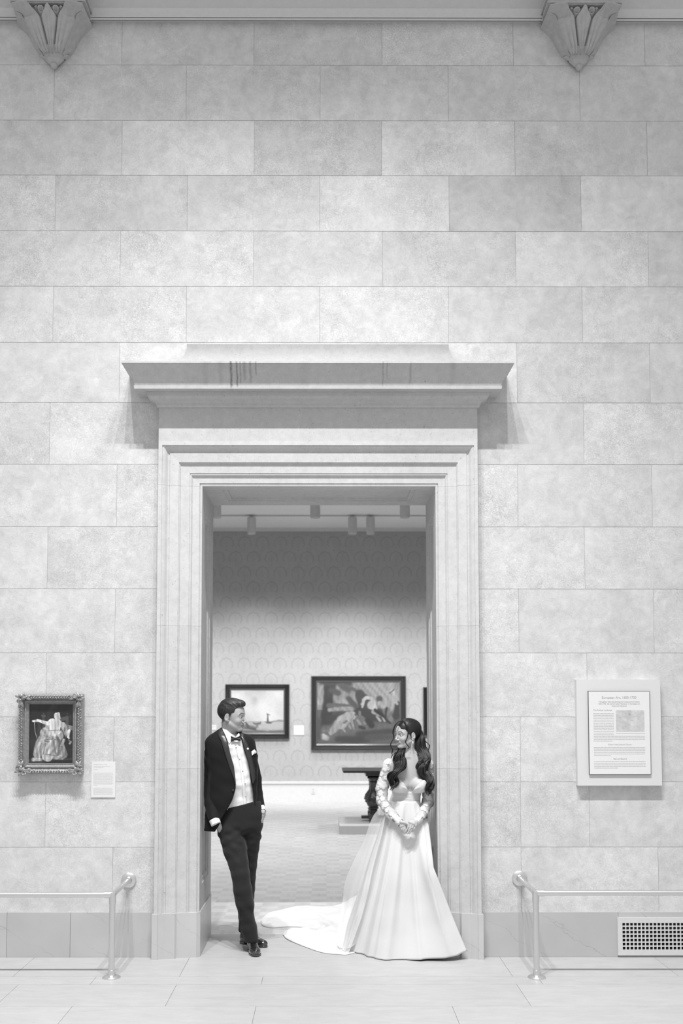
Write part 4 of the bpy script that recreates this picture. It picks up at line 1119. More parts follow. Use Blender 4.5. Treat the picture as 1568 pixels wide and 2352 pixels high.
def spline(pts, n):
    pts = np.array(pts, float); m = len(pts); out = []
    for k in range(n):
        t = k/(n-1)*(m-1); i = min(int(t), m-2); f = t-i
        p0, p1, p2, p3 = pts[max(i-1, 0)], pts[i], pts[i+1], pts[min(i+2, m-1)]
        out.append(.5*((2*p1)+(-p0+p2)*f+(2*p0-5*p1+4*p2-p3)*f*f+(-p0+3*p1-3*p2+p3)*f**3))
    return np.array(out)

# ================================================================ the man
MY = .20
SKINM = skin_mat('skin', .40); HAIRM = hair_mat('short_dark_hair', .030, .5); WOOL = cloth_mat('black_wool', .009, .8, .05, scale=500)
TROU = cloth_mat('charcoal_wool', .017, .8, .1, scale=500); SATIN = plain('black_satin', .03, .32, var=.02); SHIRT = cloth_mat('white_shirt', .80, .7, .0, .05, 400)
PATENT = plain('patent_leather', .012, .06, coat=1., var=.0, spec=.8); VELV = plain('black_bow', .008, .6, var=.05)
q = FL(583, 2199)
man = empty('person', (float(q[0]), float(q[1])+.12, 0), 'person in a black tuxedo and bow tie leaning on the left jamb, hands in pockets', 'person')
HM = Frame(W3(533.5, 1645.5, MY-.02), R(-17), R(-3), R(2), .985)
nk0 = HM.out(np.array([[-.022, 0, -.055]]))[0]
neck1 = W3(529, 1703, MY+.02)
def armL(): return [W3(568, 1712, MY+.03), W3(583, 1790, MY+.09), W3(600, 1850, MY-.0), W3(597, 1885, MY-.02)]
def armR(): return [W3(489, 1714, MY), W3(484, 1798, MY+.01), W3(494, 1884, MY-.115), W3(508, 1915, MY-.05)]
def man_head(P):
    q = HM.to(P); d = head_sd(q, False, 1.)*HM.s
    return smin(d, cap(P, nk0, neck1, .056, .062), .02)
def leg(pts): return [W3(x, y, Y) for x, y, r, Y in pts], [r/322. for x, y, r, Y in pts]
LEGF = [(526, 1880, 27, MY), (526, 1905, 27.5, MY-.01), (535.5, 1931, 27.6, MY-.03), (540, 1955, 26.5, MY-.05), (547.5, 1983, 22.5, MY-.08), (552, 2008, 20.5, MY-.10), (557, 2043, 20.8, MY-.10), (562, 2075, 20.5, MY-.09), (566, 2107, 17.5, MY-.08), (571, 2130, 18.3, MY-.07), (577, 2156, 16.5, MY-.07)]
LEGB = [(578, 1868, 27.5, MY+.01), (576, 1892, 26, MY+.02), (574.5, 1921, 24.3, MY+.03), (572.5, 1950, 22.3, MY+.05), (571, 1985, 19, MY+.07), (569, 2015, 18, MY+.09), (568, 2041, 17.5, MY+.11), (565, 2075, 16.5, MY+.13), (563, 2108, 15, MY+.15), (561, 2136, 13.5, MY+.17)]
def man_body(P):
    d = man_head(P)
    d = smin(d, ell(P, W3(530, 1760, MY), (.15, .09, .25)), .03)
    d = smin(d, ell(P, W3(550, 1875, MY+.01), (.12, .075, .11)), .05)
    d = smin(d, cap(P, W3(497, 1715, MY), W3(566, 1712, MY), .05, .05), .03)
    for A in (armL(), armR()):
        d = smin(d, chain(P, A[:3], [.038, .028, .021], .01), .015)
    for L in (LEGF, LEGB):
        p, r = leg(L); d = smin(d, chain(P, p, [x*.62 for x in r], .01), .02)
    return d
def hands(P):
    w = W3(494.5, 1884, MY-.112); d = chain(P, [w, W3(501, 1896, MY-.080), W3(510, 1911, MY-.040)], [.021, .022, .023], .01)
    for i in range(4): d = smin(d, chain(P, [W3(510+2*i, 1911, MY-.05+.012*i), W3(518+2*i, 1931-abs(i-1.4)*3, MY-.025+.012*i)], [.009, .0075], .004), .003)
    d = smin(d, chain(P, [W3(499, 1890, MY-.100), W3(505, 1899, MY-.086), W3(513, 1909, MY-.060)], [.012, .010, .009], .004), .006)
    w = W3(601, 1858, MY-.005); d2 = chain(P, [w, W3(602, 1870, MY-.01), W3(597, 1885, MY-.01)], [.0215, .024, .024], .01)
    for i in range(4): d2 = smin(d2, chain(P, [W3(600-3*i, 1884, MY-.012+.008*i), W3(592-3*i, 1906-abs(i-1.4)*3, MY-.01+.006*i)], [.010, .008], .004), .003)
    d2 = smin(d2, chain(P, [W3(598, 1862, MY-.03), W3(592, 1876, MY-.045), W3(588, 1886, MY-.045)], [.012, .010, .009], .004), .006)
    return np.minimum(d, d2)
V3, F3 = field_mesh(hands, (W3(485, 1, MY)[0]-.03, -.02, W3(1, 1940, MY)[2]), (W3(615, 1, MY)[0]+.03, .35, W3(1, 1845, MY)[2]), .0022)
zs = float(neck1[2])+.055
def t_man(V):
    q = HM.to(V); T = head_tone(q, False, .80, .28)
    # shaved-short sideburn and nape shade of hair growth
    g = np.clip((.016-np.abs(q[:, 0]+.0-.010))/.012, 0, 1)*np.clip((q[:, 2]+.012)/.02, 0, 1)*(np.abs(q[:, 1]) > .045)
    T = T*(1-.55*g)
    b = np.clip((-q[:, 0]-.022)/.02, 0, 1)*np.clip((q[:, 2]+.075)/.05, 0, 1)
    return T*(1-.6*b)
V1, F1 = field_mesh(man_head, HM.o-[.14, .14, .19], HM.o+[.15, .14, .15], .0019); V1 = relax(V1, F1, 1, .3)
k = V1[F1].mean(1)[:, 2] > zs-.004; F1 = F1[k]
V2, F2 = field_mesh(man_body, (man.location[0]-.42, -.12, .05), (man.location[0]+.25, .55, zs+.02), .0065); V2 = relax(V2, F2, 1)
F2 = F2[V2[F2].mean(1)[:, 2] < zs+.003]
V, Fq, T = joinVF([(V1, F1, t_man(V1)), (V2, F2, np.ones(len(V2))), (V3, F3, np.ones(len(V3)))])
mk('body', V, Fq, SKINM, man, True, T)
eyes(HM, man, 0.)
# hair: short back and sides, longer swept top
def man_hair(P):
    q = HM.to(P); x, y, z = q[:, 0], q[:, 1], q[:, 2]; ay = np.abs(y)
    d = ell(q, (-.013, 0, .040), (.1035, .0815, .0915))
    d = smin(d, ell(q, (.006, 0, .094), (.086, .064, .036)), .02)
    d = smin(d, ell(q, (.066, -.005, .094), (.026, .044, .024)), .015)
    g = np.sin(330*(y+.25*x)+2.5*np.sin(x*40+z*20))*.0011+np.sin(520*(y*.8+.3*z)+3*np.sin(x*33))*.0006
    g2 = np.sin(420*(x+.5*z)+2*np.sin(z*60))*.0007
    w = np.clip((z-.055)/.04, 0, 1)
    d = d+g*w+g2*(1-w)*.7
    # side line: forehead edge, temple corner, sideburn in front of the ear
    xl = np.interp(z, [-.02, .0, .012, .026, .034, .060, .072, .080], [.004, .010, .014, .020, .040, .046, .060, .12])
    d = smax(d, x-xl, .0025)
    ear = ell(q*np.array([1, 1, 1]), (-.004, 0, -.030), (.030, .2, .036)); d = smax(d, -np.where(x > -.012, ear, 1), .003)
    ear2 = ell(q, (-.010, 0, -.020), (.022, .2, .034)); d = smax(d, -ear2, .003)
    xb = np.interp(z, [-.075, -.05, -.02], [-.060, -.034, -.02]); 
    d = smax(d, np.where(z < -.018, x-xb, -1), .003)
    d = smax(d, -.076-z, .004)
    # thin out the clipped sides
    d = d+.0045*np.clip((.02-z)/.05, 0, 1)
    return d*HM.s
def t_mhair(V):
    q = HM.to(V); x, y, z = q.T; s = np.clip((z+.07)/.085, 0, 1)
    st_ = np.sin(330*(y+.25*x)+2.5*np.sin(x*40+z*20))*.5+.5*np.sin(700*(y*.8+.3*z)+3*np.sin(x*33))
    return .55+3.4*(1-s)**1.5+1.1*np.clip(st_, 0, 1)*np.clip((z-.05)/.03, 0, 1)
sdobj('hair', man_hair, HM.o-[.14, .14, .13], HM.o+[.14, .14, .16], .0015, HAIRM, man, t_mhair, 0)

# trousers
def man_trousers(P):
    p, r = leg(LEGF); q, s = leg(LEGB)
    a = chain(P, p, r, .012); b = chain(P, q, s, .012)
    hc = W3(553, 1868, MY); hq_ = P-hc; hp = (np.sqrt((hq_[:, 0]/.146)**2+(hq_[:, 1]/.098)**2)-1)*.11; hp = smax(hp, (float(W3(1, 1912, MY)[2])-P[:, 2]), .07); d = smin(smin(a, b, .012), hp, .03)
    x, z = P[:, 0], P[:, 2]
    f = .0020*np.sin(z*75+x*38+2*np.sin(x*20))*np.clip(np.sin(z*9+1), 0, 1)*(z > .35)+.0016*wobble(P, np.array([14, 8, 26]), 5)+.0018*np.sin(z*62-x*55+1.5*np.sin(z*23))*np.exp(-((z-.80)/.10)**2)+.003*np.sin(z*48+x*70)*np.exp(-((z-.30)/.10)**2)
    f += .0012*np.sin((z-.9)*120+x*30)*np.exp(-((z-.78)/.09)**2)
    c = p[6]; f -= .004*np.exp(-((x-(p[5][0]+.0+.0*z))/.004)**2)*(P[:, 1] < MY-.05)*(z < .7)*(z > .1)
    d = d+f
    zt = W3(1, 1850, MY)[2]; d = smax(d, z-(zt-.008+.25*np.clip(x-W3(533, 1850, MY)[0], -.05, .15)), .003)
    # hem heights
    return smax(d, (W3(1, 2158, MY-.07)[2]-.004-.22*(x-W3(566, 1, MY)[0]))-z, .003) if True else d
zlo = float(W3(1, 2168, MY)[2])
sdobj('trousers', man_trousers, (man.location[0]-.36, -.02, zlo), (man.location[0]+.16, .56, W3(1, 1840, MY)[2]), .0036, TROU, man)

# ring-lofted garments: tables hold photo rows with left/right outline and half depth
def ring_xyz(tab, y, yc, th, grow=0.):
    L, Rr, b = lerp(tab, y); c = W3((L+Rr)/2, y, yc); a = (Rr-L)/2/323.+grow
    b = b+grow
    ct, st = math.cos(th), math.sin(th)
    ex = .85
    return np.array([c[0]+a*math.copysign(abs(ct)**ex, ct), yc+b*math.copysign(abs(st)**ex, st), c[2]])
JT = [(1672, 508, 512, .02), (1675, 503, 545, .05), (1684, 489, 556, .07), (1690, 480, 575, .09), (1697, 473, 583, .10), (1704, 470, 586, .11), (1715, 471, 588, .12), (1740, 474, 591, .125), (1770, 476, 593, .125), (1800, 477, 592, .125), (1830, 476, 592, .13), (1860, 473, 592, .122), (1885, 470, 590, .12), (1906, 468, 586, .12)]
XLt = [(1672, 511), (1684, 516), (1690, 519), (1702, 524), (1709, 525), (1727, 529), (1758, 537.6), (1790, 541), (1807, 542), (1822, 538), (1836, 533), (1854, 523), (1876, 509), (1893, 503), (1906, 494)]
XRt = [(1672, 548), (1684, 549), (1690, 552), (1702, 556), (1723, 561), (1752, 570), (1778, 574.5), (1797, 577.5), (1810, 579.5), (1822, 582), (1840, 582.5), (1862, 583), (1906, 588)]
def ang_of(px, y, yc, tab):
    L, Rr, b = lerp(tab, y); X = W3(px, y, yc-b*.8)[0]; c = W3((L+Rr)/2, y, yc)[0]; a = (Rr-L)/2/323.
    u = max(-.999, min(.999, (X-c)/a)); return -math.acos(math.copysign(abs(u)**(1/.85), u))
ys = np.concatenate([np.linspace(1673, 1710, 16), np.linspace(1714, 1906, 56)])
V = []; NTH = 90
for y in ys:
    tl = ang_of(lerp(XLt, y)[0], y, MY, JT); tr = ang_of(lerp(XRt, y)[0], y, MY, JT)
    if y > 1866: tr = min(tr+(y-1866)/12*1.2, .5)
    for j in range(NTH+1):
        th = tr+(2*math.pi+tl-tr)*j/NTH
        yb = y
        if y > 1880: yb = 1880+(y-1880)*(1+.0*math.sin(th))
        p_ = ring_xyz(JT, y, MY, th)
        w_ = .0016*math.sin(y*.11+th*3)+.0012*math.sin(y*.19-th*5)+.003*math.sin(th*9+y*.02)
        w_ *= min(1, max(0, (y-1700)/40))
        p_ = p_+np.array([math.cos(th), math.sin(th), 0])*w_
        V.append(p_)
V = np.array(V); V[:, 0] = np.maximum(V[:, 0], XI0+.008)
jk = mk('jacket', V, grid_faces(len(ys), NTH+1), WOOL, man, True)
so = jk.modifiers.new('thick', 'SOLIDIFY'); so.thickness = .005; so.offset = 0
# lapels follow the opening edge
def lapel(edge, outer, rows_, name):
    V = []
    for y in rows_:
        a = ang_of(lerp(edge, y)[0], y, MY, JT); b = ang_of(lerp(outer, y)[0], y, MY, JT)
        for j in range(7):
            th = a+(b-a)*j/6; V.append(ring_xyz(JT, y, MY, th, .007+.004*math.sin(math.pi*j/6)))
    V = np.array(V); o = mk(name, V, grid_faces(len(rows_), 7), SATIN, jk, True)
    s_ = o.modifiers.new('thick', 'SOLIDIFY'); s_.thickness = .004; s_.offset = 0
lapel(XLt, [(1672, 508.5), (1680, 503), (1686, 502), (1694, 505), (1702.5, 510), (1733, 519), (1761, 528), (1784, 537), (1800, 541)], np.linspace(1674, 1800, 40), 'lapel')
lapel(XRt, [(1674, 552), (1688, 557), (1700, 563), (1712, 569), (1740, 577), (1765, 582), (1785, 583), (1797, 579)], np.linspace(1678, 1797, 40), 'lapel')
def on_jacket(px, y, g=.008): return ring_xyz(JT, y, MY, ang_of(px, y, MY, JT), g)
m = MB(); p = on_jacket(535.5, 1811.5, .006); m.lathe([(.0075, 0), (.0075, -.004), (.005, -.006), (.001, -.006)], p, 14, axis='y'); m.build('button', SATIN, jk, smooth=True)
m = MB(); p = on_jacket(566.3, 1718.3, .014); m.lathe([(.001, .004), (.0075, .002), (.0085, -.003), (.005, -.006), (.001, -.007)], p, 12, axis='y')
m.build('lapel_pin', plain('pearl', .75, .25), jk, smooth=True)
m = MB()
pts = [(574.6, 1725), (580.6, 1720), (585, 1726.5), (584.5, 1729), (580, 1731), (576, 1734)]
V = [on_jacket(a, b, .009) for a, b in pts]+[on_jacket(579.5, 1727, .016)]
m.add(V, [(i, (i+1) % 6, 6) for i in range(6)]); V2 = [v+np.array([0, .006, 0]) for v in V]; m.add(V2, [((i+1) % 6, i, 6) for i in range(6)])
m.build('pocket_square', SHIRT, jk)

# shirt front, collar, bow tie
ST = [(a, b+6, c-6, max(.03, min(d-.012, .108 if a < 1825 else .082))) for a, b, c, d in JT if a > 1680]
ST = [(1694, 505, 560, .075)]+[s for s in ST if s[0] > 1695]
ys2 = np.linspace(1692, 1858, 60); V = []
def fold(y, th):
    return .0018*math.sin(y*.30+th*4)*math.sin(y*.05)+.0016*math.sin(y*.17-th*7+1)+.0015*math.sin(th*23+y*.02)
for y in ys2:
    for j in range(80):
        th = 2*math.pi*j/80; w_ = fold(y, th)-(.004 if y > 1850 else 0)
        V.append(ring_xyz(ST, y, MY, th)+np.array([math.cos(th), math.sin(th), 0])*w_)
n_ = len(ys2)
Fc = [tuple(f) for f in [(i*80+j, i*80+(j+1) % 80, (i+1)*80+(j+1) % 80, (i+1)*80+j) for i in range(n_-1) for j in range(80)]]+[tuple(range(80))]
sh = mk('shirt', V, Fc, SHIRT, man, True)
def on_shirt(px, y, g=.002): return ring_xyz(ST, y, MY, ang_of(px, y, MY, ST), g)
V = []   # button placket
for y in np.linspace(1704, 1853, 50):
    px = np.interp(y, [1704, 1740, 1780, 1853], [541.5, 551, 557, 563])
    for dx in (-3.6, -3.2, 0, 3.2, 3.6): V.append(on_shirt(px+dx, y, .0045 if abs(dx) < 3.5 else .0005))
mk('placket', V, grid_faces(50, 5), SHIRT, sh, True)
for (px, y) in ((542.3, 1714.5), (550, 1741), (556.5, 1768), (562.5, 1796.5), (564, 1826)):
    m = MB(); p = on_shirt(px, y, .006); m.lathe([(.0045, .001), (.0045, -.002), (.001, -.003)], p, 10, axis='y'); m.build('shirt_stud', MIDINK, sh, smooth=True)
# collar: standing band and two folded wings
def nring(t, th, gr=0.):
    c = nk0*(1-t)+neck1*t; r = .057+.006*t+gr
    return c+np.array([r*math.cos(th), r*math.sin(th)*1.0, 0])
V = []
for i in range(5):
    for j in range(49):
        th = 2*math.pi*j/48; fr_ = .5+.5*math.sin(th)       # higher at the back
        base = W3(530, 1700, MY); z0c = W3(1, 1704-4*fr_, MY)[2]; z1c = W3(1, 1690-21*fr_-.0, MY)[2]+.02*0
        z = z0c+(z1c-z0c)*i/4
        c = np.array([W3(529.5, 1, MY)[0], MY+.012]); r = .0665-.004*i/4
        V.append((c[0]+r*math.cos(th), c[1]+r*.95*math.sin(th), z))
o = mk('collar_band', V, grid_faces(5, 49), SHIRT, sh, True); s_ = o.modifiers.new('t', 'SOLIDIFY'); s_.thickness = .003
def wing(pts, name='collar_wing'):
    V = [W3(a, b, Y) for a, b, Y in pts]; n_ = len(V); V += [v+np.array([0, .006, 0]) for v in V]
    Fc = [tuple(range(n_)), tuple(range(n_, 2*n_))[::-1]]+[(i, (i+1) % n_, n_+(i+1) % n_, n_+i) for i in range(n_)]
    mk(name, V, Fc, SHIRT, sh)
YF = MY-.075
wing([(510.5, 1670, MY-.03), (520, 1676.5, MY-.062), (530, 1685, YF-.003), (539.5, 1693, YF-.005), (534.5, 1697, YF-.015), (526, 1708.5, YF-.035), (517, 1691, YF+.0), (512, 1679, MY-.06)])
wing([(548.5, 1683, MY-.062), (540, 1693.5, YF+.005), (543.5, 1697.5, YF-.01), (549.5, 1703, YF-.02), (552, 1692, YF+.012)])
# bow tie
m = MB(); Yb = YF-.036
def lobe(sgn, pts):
    V = []; cx0, cy0 = 541, 1697.5
    for k in range(9):
        t = k/8; hw_ = np.interp(t, [0, .25, 1], [.009, .011, .022]); x_ = W3(cx0, cy0, Yb)+np.array([sgn*.036*t*(1 if sgn > 0 else .95), 0, .006*t*(1 if sgn > 0 else .3)])
        for j in range(9):
            v = -1+2*j/8; V.append(x_+np.array([0, -.011*math.sqrt(max(0, 1-v*v*.8))*(1-.4*t)+.004*math.sin(v*7)*t, hw_*v]))
        for j in range(9):
            v = 1-2*j/8; V.append(x_+np.array([0, .006, hw_*v*.96]))
    m.add(V, [tuple(f) for f in grid_faces(9, 18)]+[(i*18+17, i*18, (i+1)*18, (i+1)*18+17) for i in range(8)]+[tuple(8*18+i for i in range(18))])
lobe(-1, 0); lobe(1, 0)
p = W3(541, 1697.5, Yb-.006)
m.box(p[0]-.007, p[0]+.007, p[1]-.010, p[1]+.012, p[2]-.0095, p[2]+.0095)
bt = m.build('bow_tie', VELV, man, angle=50)
bv = bt.modifiers.new('b', 'BEVEL'); bv.width = .002; bv.segments = 2

# sleeves, cuffs
def sleeve(fn, name='sleeve'):
    A, rs = fn
    def f(P):
        d = chain(P, A, rs, .012)
        z = P[:, 2]
        w = .0030*np.sin(z*95+P[:, 0]*60+2*np.sin(z*31))*np.exp(-((z-float(A[1][2]))/.09)**2)+.0018*wobble(P, np.array([26, 18, 30]), 9)
        d = d+w
        e = A[-1]-A[-2]; e = e/np.linalg.norm(e); d = smax(d, (P-A[-1])@e, .003)
        return np.maximum(d, -(P[:, 0]-(XI0+.006)))
    pts = np.array(A); return sdobj(name, f, pts.min(0)-.09, pts.max(0)+.09, .0035, WOOL, jk)
aR = armR(); aL = armL()
sleeve(([W3(488, 1712, MY), W3(483, 1745, MY), W3(482, 1800, MY+.01), W3(485, 1845, MY-.05), W3(492.5, 1884, MY-.115)], [.052, .049, .051, .048, .043]))
sleeve(([W3(570, 1708, MY+.03), W3(576, 1740, MY+.07), W3(584.5, 1788, MY+.09), W3(590, 1822, MY+.05), W3(599, 1855, MY+.0)], [.050, .048, .050, .040, .030]))
def cuffm(a, b, r0, r1, name='shirt_cuff'):
    m = MB(); pts = [a+(b-a)*t for t in (0, .5, 1)]; m.tube(pts, [r0, (r0+r1)/2, r1], 24); m.build(name, SHIRT, sh, smooth=False, angle=50)
cuffm(W3(491.5, 1882, MY-.115), W3(496, 1893, MY-.125), .038, .036)
cuffm(W3(599, 1852, MY+.0), W3(602, 1861, MY-.01), .026, .025)
m = MB(); a = W3(602.5, 1862, MY-.008); b = W3(603, 1866, MY-.01)
m.tube([a, b], [.0262, .0262], 24); w_ = m.build('watch', STEEL, man, angle=40)
m = MB(); m.lathe([(.014, 0), (.014, -.006), (.010, -.008), (.001, -.008)], W3(604, 1864, MY-.033), 20, axis='y'); m.build('watch_face', MIDINK, w_, smooth=False)

# shoes
def shoe(heel, toe, zb, name):
    h = np.array(heel); t = np.array(toe); L = np.linalg.norm(t-h); f = (t-h)/L; l = np.array([-f[1], f[0]])
    def loc(P): d = P[:, :2]-h; return np.stack([d@f, d@l, P[:, 2]-zb], 1)
    k = L/.295
    def wd(x): return np.interp(x/k, [0, .02, .06, .12, .18, .22, .255, .28, .295], [.010, .028, .033, .031, .041, .044, .037, .024, .008])
    def sole(P):
        q = loc(P); x, y, z = q.T
        o = np.abs(y+.004*np.sin(x/k*18))-wd(np.clip(x, 0, L)); o = np.maximum(o, np.maximum(-x, x-L))
        zt = .011+.004*np.clip((x/k-.2)/.09, 0, 1); zl = .002*np.clip((x/k-.22)/.07, 0, 1)**2*4
        heel_ = np.maximum(np.maximum(o+.002, x-.075*k), np.maximum(z-.024, -z))
        zz_ = np.where(x < .075*k, .020, .006+.006*np.clip((x/k-.2)/.09, 0, 1)); lo_ = np.where(x < .075*k, 0, np.clip((.13-x/k)/.05, 0, 1)*.010+.006*np.clip((x/k-.23)/.06, 0, 1))
        return np.maximum(o, np.maximum(z-zz_-.004, lo_-z))
    def upper(P):
        q = loc(P); x, y, z = q.T
        d = ell(q, (.215*k, .002, .026), (.082*k, .041, .030)); d = smin(d, ell(q, (.13*k, 0, .036), (.09*k, .034, .040)), .02)
        d = smin(d, ell(q, (.055*k, 0, .045), (.055*k, .033, .05)), .02); d = smin(d, cap(q, (.06*k, 0, .05), (.05*k, 0, .105), .034, .032), .02)
        d = smin(d, cap(q, (.11*k, 0, .07), (.165*k, 0, .050), .020, .017), .015)
        d = smax(d, -(z-.014), .002)
        d = d-.0016*np.clip(1-np.abs(x/k-.222+y*y*9)/.004, 0, 1)    # toe-cap seam
        d = smax(d, z-.112, .003)
        return d
    lo = np.array([min(h[0], t[0])-.07, min(h[1], t[1])-.07, zb-.004]); hi = np.array([max(h[0], t[0])+.07, max(h[1], t[1])+.07, zb+.125])
    o = sdobj(name, upper, lo, hi, .0028, PATENT, man)
    sdobj('sole', sole, lo, hi, .0028, PATENT, o)
    m = MB()
    for i in range(5):
        xx = (.115+.013*i)*k; zz2 = .094-.0062*i*1.15
        a = np.array([h[0]+f[0]*xx, h[1]+f[1]*xx, zb+zz2]); s_ = np.array([l[0], l[1], 0])
        m.tube([a-s_*.018-np.array([0, 0, .010]), a-s_*.009, a+s_*.009, a+s_*.018-np.array([0, 0, .010])], .0019, 6)
    a = np.array([h[0]+f[0]*.11*k, h[1]+f[1]*.11*k, zb+.098]); s_ = np.array([l[0], l[1], 0])
    for sg in (-1, 1): m.tube([a, a+s_*sg*.02+np.array([0, 0, .008]), a+s_*sg*.03-np.array([0, 0, .006]), a+s_*sg*.005], .0018, 6)
    m.build('laces', SATIN, o, smooth=True)
tq = FL(586, 2199.5); shoe((float(tq[0])-.045, float(tq[1])+.285), (float(tq[0])+.003, float(tq[1])+.008), 0., 'shoe')
hq = FL(555, 2169); t2 = FL(606, 2180)
shoe((float(hq[0])-.012, float(hq[1])+.045), (float(t2[0])+.016, float(t2[1])+.04), 0., 'shoe')
# ================================================================ the bride
BY = .12
SKINF = skin_mat('fair_skin', .47); HAIRF = hair_mat('long_dark_hair', .011, .42)
GOWN = cloth_mat('ivory_satin', .64, .45, .1, .0, 3, spec=.3, usetone=True); SASH = cloth_mat('satin_band', .56, .4, .2, .0, spec=.4)
LACE = cloth_mat('lace_applique', .64, .7, .1, .25, 220)
def sheer_mat(name, g, alpha):
    m = bpy.data.materials.new(name); n, p = nt(m)
    v = noise(n, ocoord(n), 40, 2); tocol(n, rng(n, v, .3, .7, g*.97, g), p)
    p.inputs['Roughness'].default_value = .7; p.inputs['Specular IOR Level'].default_value = .1; p.inputs['Alpha'].default_value = alpha
    return m
TULLE = sheer_mat('sheer_tulle', .82, .55); NET = sheer_mat('sleeve_net', .75, .30)
q = FL(930, 2195)
bride = empty('person', (float(q[0]), BY, 0), 'person in a white lace-sleeved wedding gown with long dark wavy hair, hands clasped', 'person')
HB = Frame(W3(933, 1687.5, BY-.02), R(180+33), R(-1), R(-2), .885)
XJ = XI1-.004
nkb0 = HB.out(np.array([[-.030, 0, -.055]]))[0]; nkb1 = W3(944, 1750, BY+.03)
bAL = [W3(893, 1757, BY+.02), W3(877, 1808, BY+.02), W3(877, 1840, BY+.0), W3(898, 1869, BY-.09), W3(918, 1889, BY-.155)]
bAR = [W3(982, 1757, BY+.03), W3(983.5, 1810, BY+.03), W3(983, 1842, BY+.01), W3(968, 1872, BY-.08), W3(953, 1889, BY-.15)]
rAL = [.041, .040, .036, .031, .0215]; rAR = [.041, .038, .036, .030, .0215]
def b_arms(P, g=0.):
    return np.minimum(chain(P, bAL, [r+g for r in rAL], .012), chain(P, bAR, [r+g for r in rAR], .012))
def b_torso(P):
    d = ell(P, W3(936, 1775, BY+.01), (.130, .082, .20))
    d = smin(d, ell(P, W3(929, 1848, BY+.01), (.108, .078, .10)), .05)
    d = smin(d, chain(P, [W3(896, 1755, BY+.03), W3(942, 1748, BY+.03), W3(980, 1755, BY+.035)], [.036, .045, .036], .01), .03)
    for px in (919, 962):
        d = smin(d, ell(P, W3(px, 1804, BY-.062), (.056, .046, .050)), .022)
    d = smin(d, cap(P, W3(905, 1752, BY-.020), W3(938, 1756, BY-.038), .006, .006), .012)
    d = smin(d, cap(P, W3(977, 1752, BY-.020), W3(947, 1756, BY-.038), .006, .006), .012)
    return d
def b_head(P):
    d = head_sd(HB.to(P), True, 0.)*HB.s
    d = smin(d, cap(P, nkb0, nkb1, .041, .048), .022)
    a = HB.out(np.array([[-.010, .058, -.050]]))[0]; d = smin(d, cap(P, a, W3(946, 1754, BY-.040), .008, .006), .010)   # neck tendon
    return d
def b_upper(P): return smin(smin(b_head(P), b_torso(P), .03), b_arms(P), .02)
# clasped hands, fingers pointing down
HY = BY-.185
def hR(P):      # her right hand (left in the photo), underneath
    w = W3(918, 1889, HY+.018)
    kn = [W3(932, 1892, HY+.012), W3(928.5, 1894, HY+.004), W3(924.5, 1896, HY+.002), W3(920.5, 1898, HY+.006)]
    tp = [W3(936, 1909, HY+.012), W3(932.5, 1913, HY+.004), W3(928.5, 1914, HY+.004), W3(924.5, 1911, HY+.010)]
    return finger_set(P, w, kn, tp, .0080, .0062, (-.003, -.004, 0), [W3(921, 1888, HY+.0), W3(929, 1889.5, HY-.004), W3(936.5, 1893.5, HY-.002)], .0125)
def hL(P):      # her left hand (right in the photo), on top
    w = W3(955, 1888, HY+.010)
    kn = [W3(941, 1888.5, HY-.010), W3(945.5, 1890, HY-.014), W3(949.5, 1892.5, HY-.014), W3(953.5, 1896, HY-.008)]
    tp = [W3(932, 1910, HY-.004), W3(936, 1914.5, HY-.012), W3(940.5, 1914, HY-.012), W3(946, 1910, HY-.008)]
    return finger_set(P, w, kn, tp, .0080, .0060, (.003, -.005, 0), [W3(951, 1888, HY-.004), W3(943, 1888, HY-.006), W3(937, 1891, HY+.002)], .0125)
def b_hands(P):
    d = np.minimum(hR(P), hL(P))
    return smin(d, b_arms(P), .006)
def t_bride(V):
    q = HB.to(V); T = head_tone(q, True, .66, .16)
    return T
zc_ = float(W3(1, 1728, BY)[2]); zh_ = float(W3(1, 1878, BY)[2])
Va, Fa = field_mesh(lambda P: smin(b_head(P), b_torso(P), .03), HB.o-[.13, .13, .20], HB.o+[.13, .13, .15], .0017); Va = relax(Va, Fa, 1, .3)
Fa = Fa[Va[Fa].mean(1)[:, 2] > zc_-.003]
Vb, Fb = field_mesh(b_upper, (W3(855, 1, BY)[0]-.03, -.12, zh_-.03), (XJ+.06, .30, zc_+.03), .0036); Vb = relax(Vb, Fb, 1)
mb_ = Vb[Fb].mean(1); Fb = Fb[(mb_[:, 2] < zc_+.003) & (mb_[:, 2] > zh_-.003)]
Vc, Fc_ = field_mesh(b_hands, (W3(905, 1, BY)[0], HY-.06, W3(1, 1922, BY)[2]), (W3(970, 1, BY)[0], .14, zh_+.02), .0015); Vc = relax(Vc, Fc_, 1, .3)
Fc_ = Fc_[Vc[Fc_].mean(1)[:, 2] < zh_+.002]
V, Fq, T = joinVF([(Va, Fa, t_bride(Va)), (Vb, Fb, t_bride(Vb)), (Vc, Fc_, np.ones(len(Vc)))])
V[:, 0] = np.minimum(V[:, 0], XJ)
mk('body', V, Fq, SKINF, bride, True, T)
eyes(HB, bride, -.12)
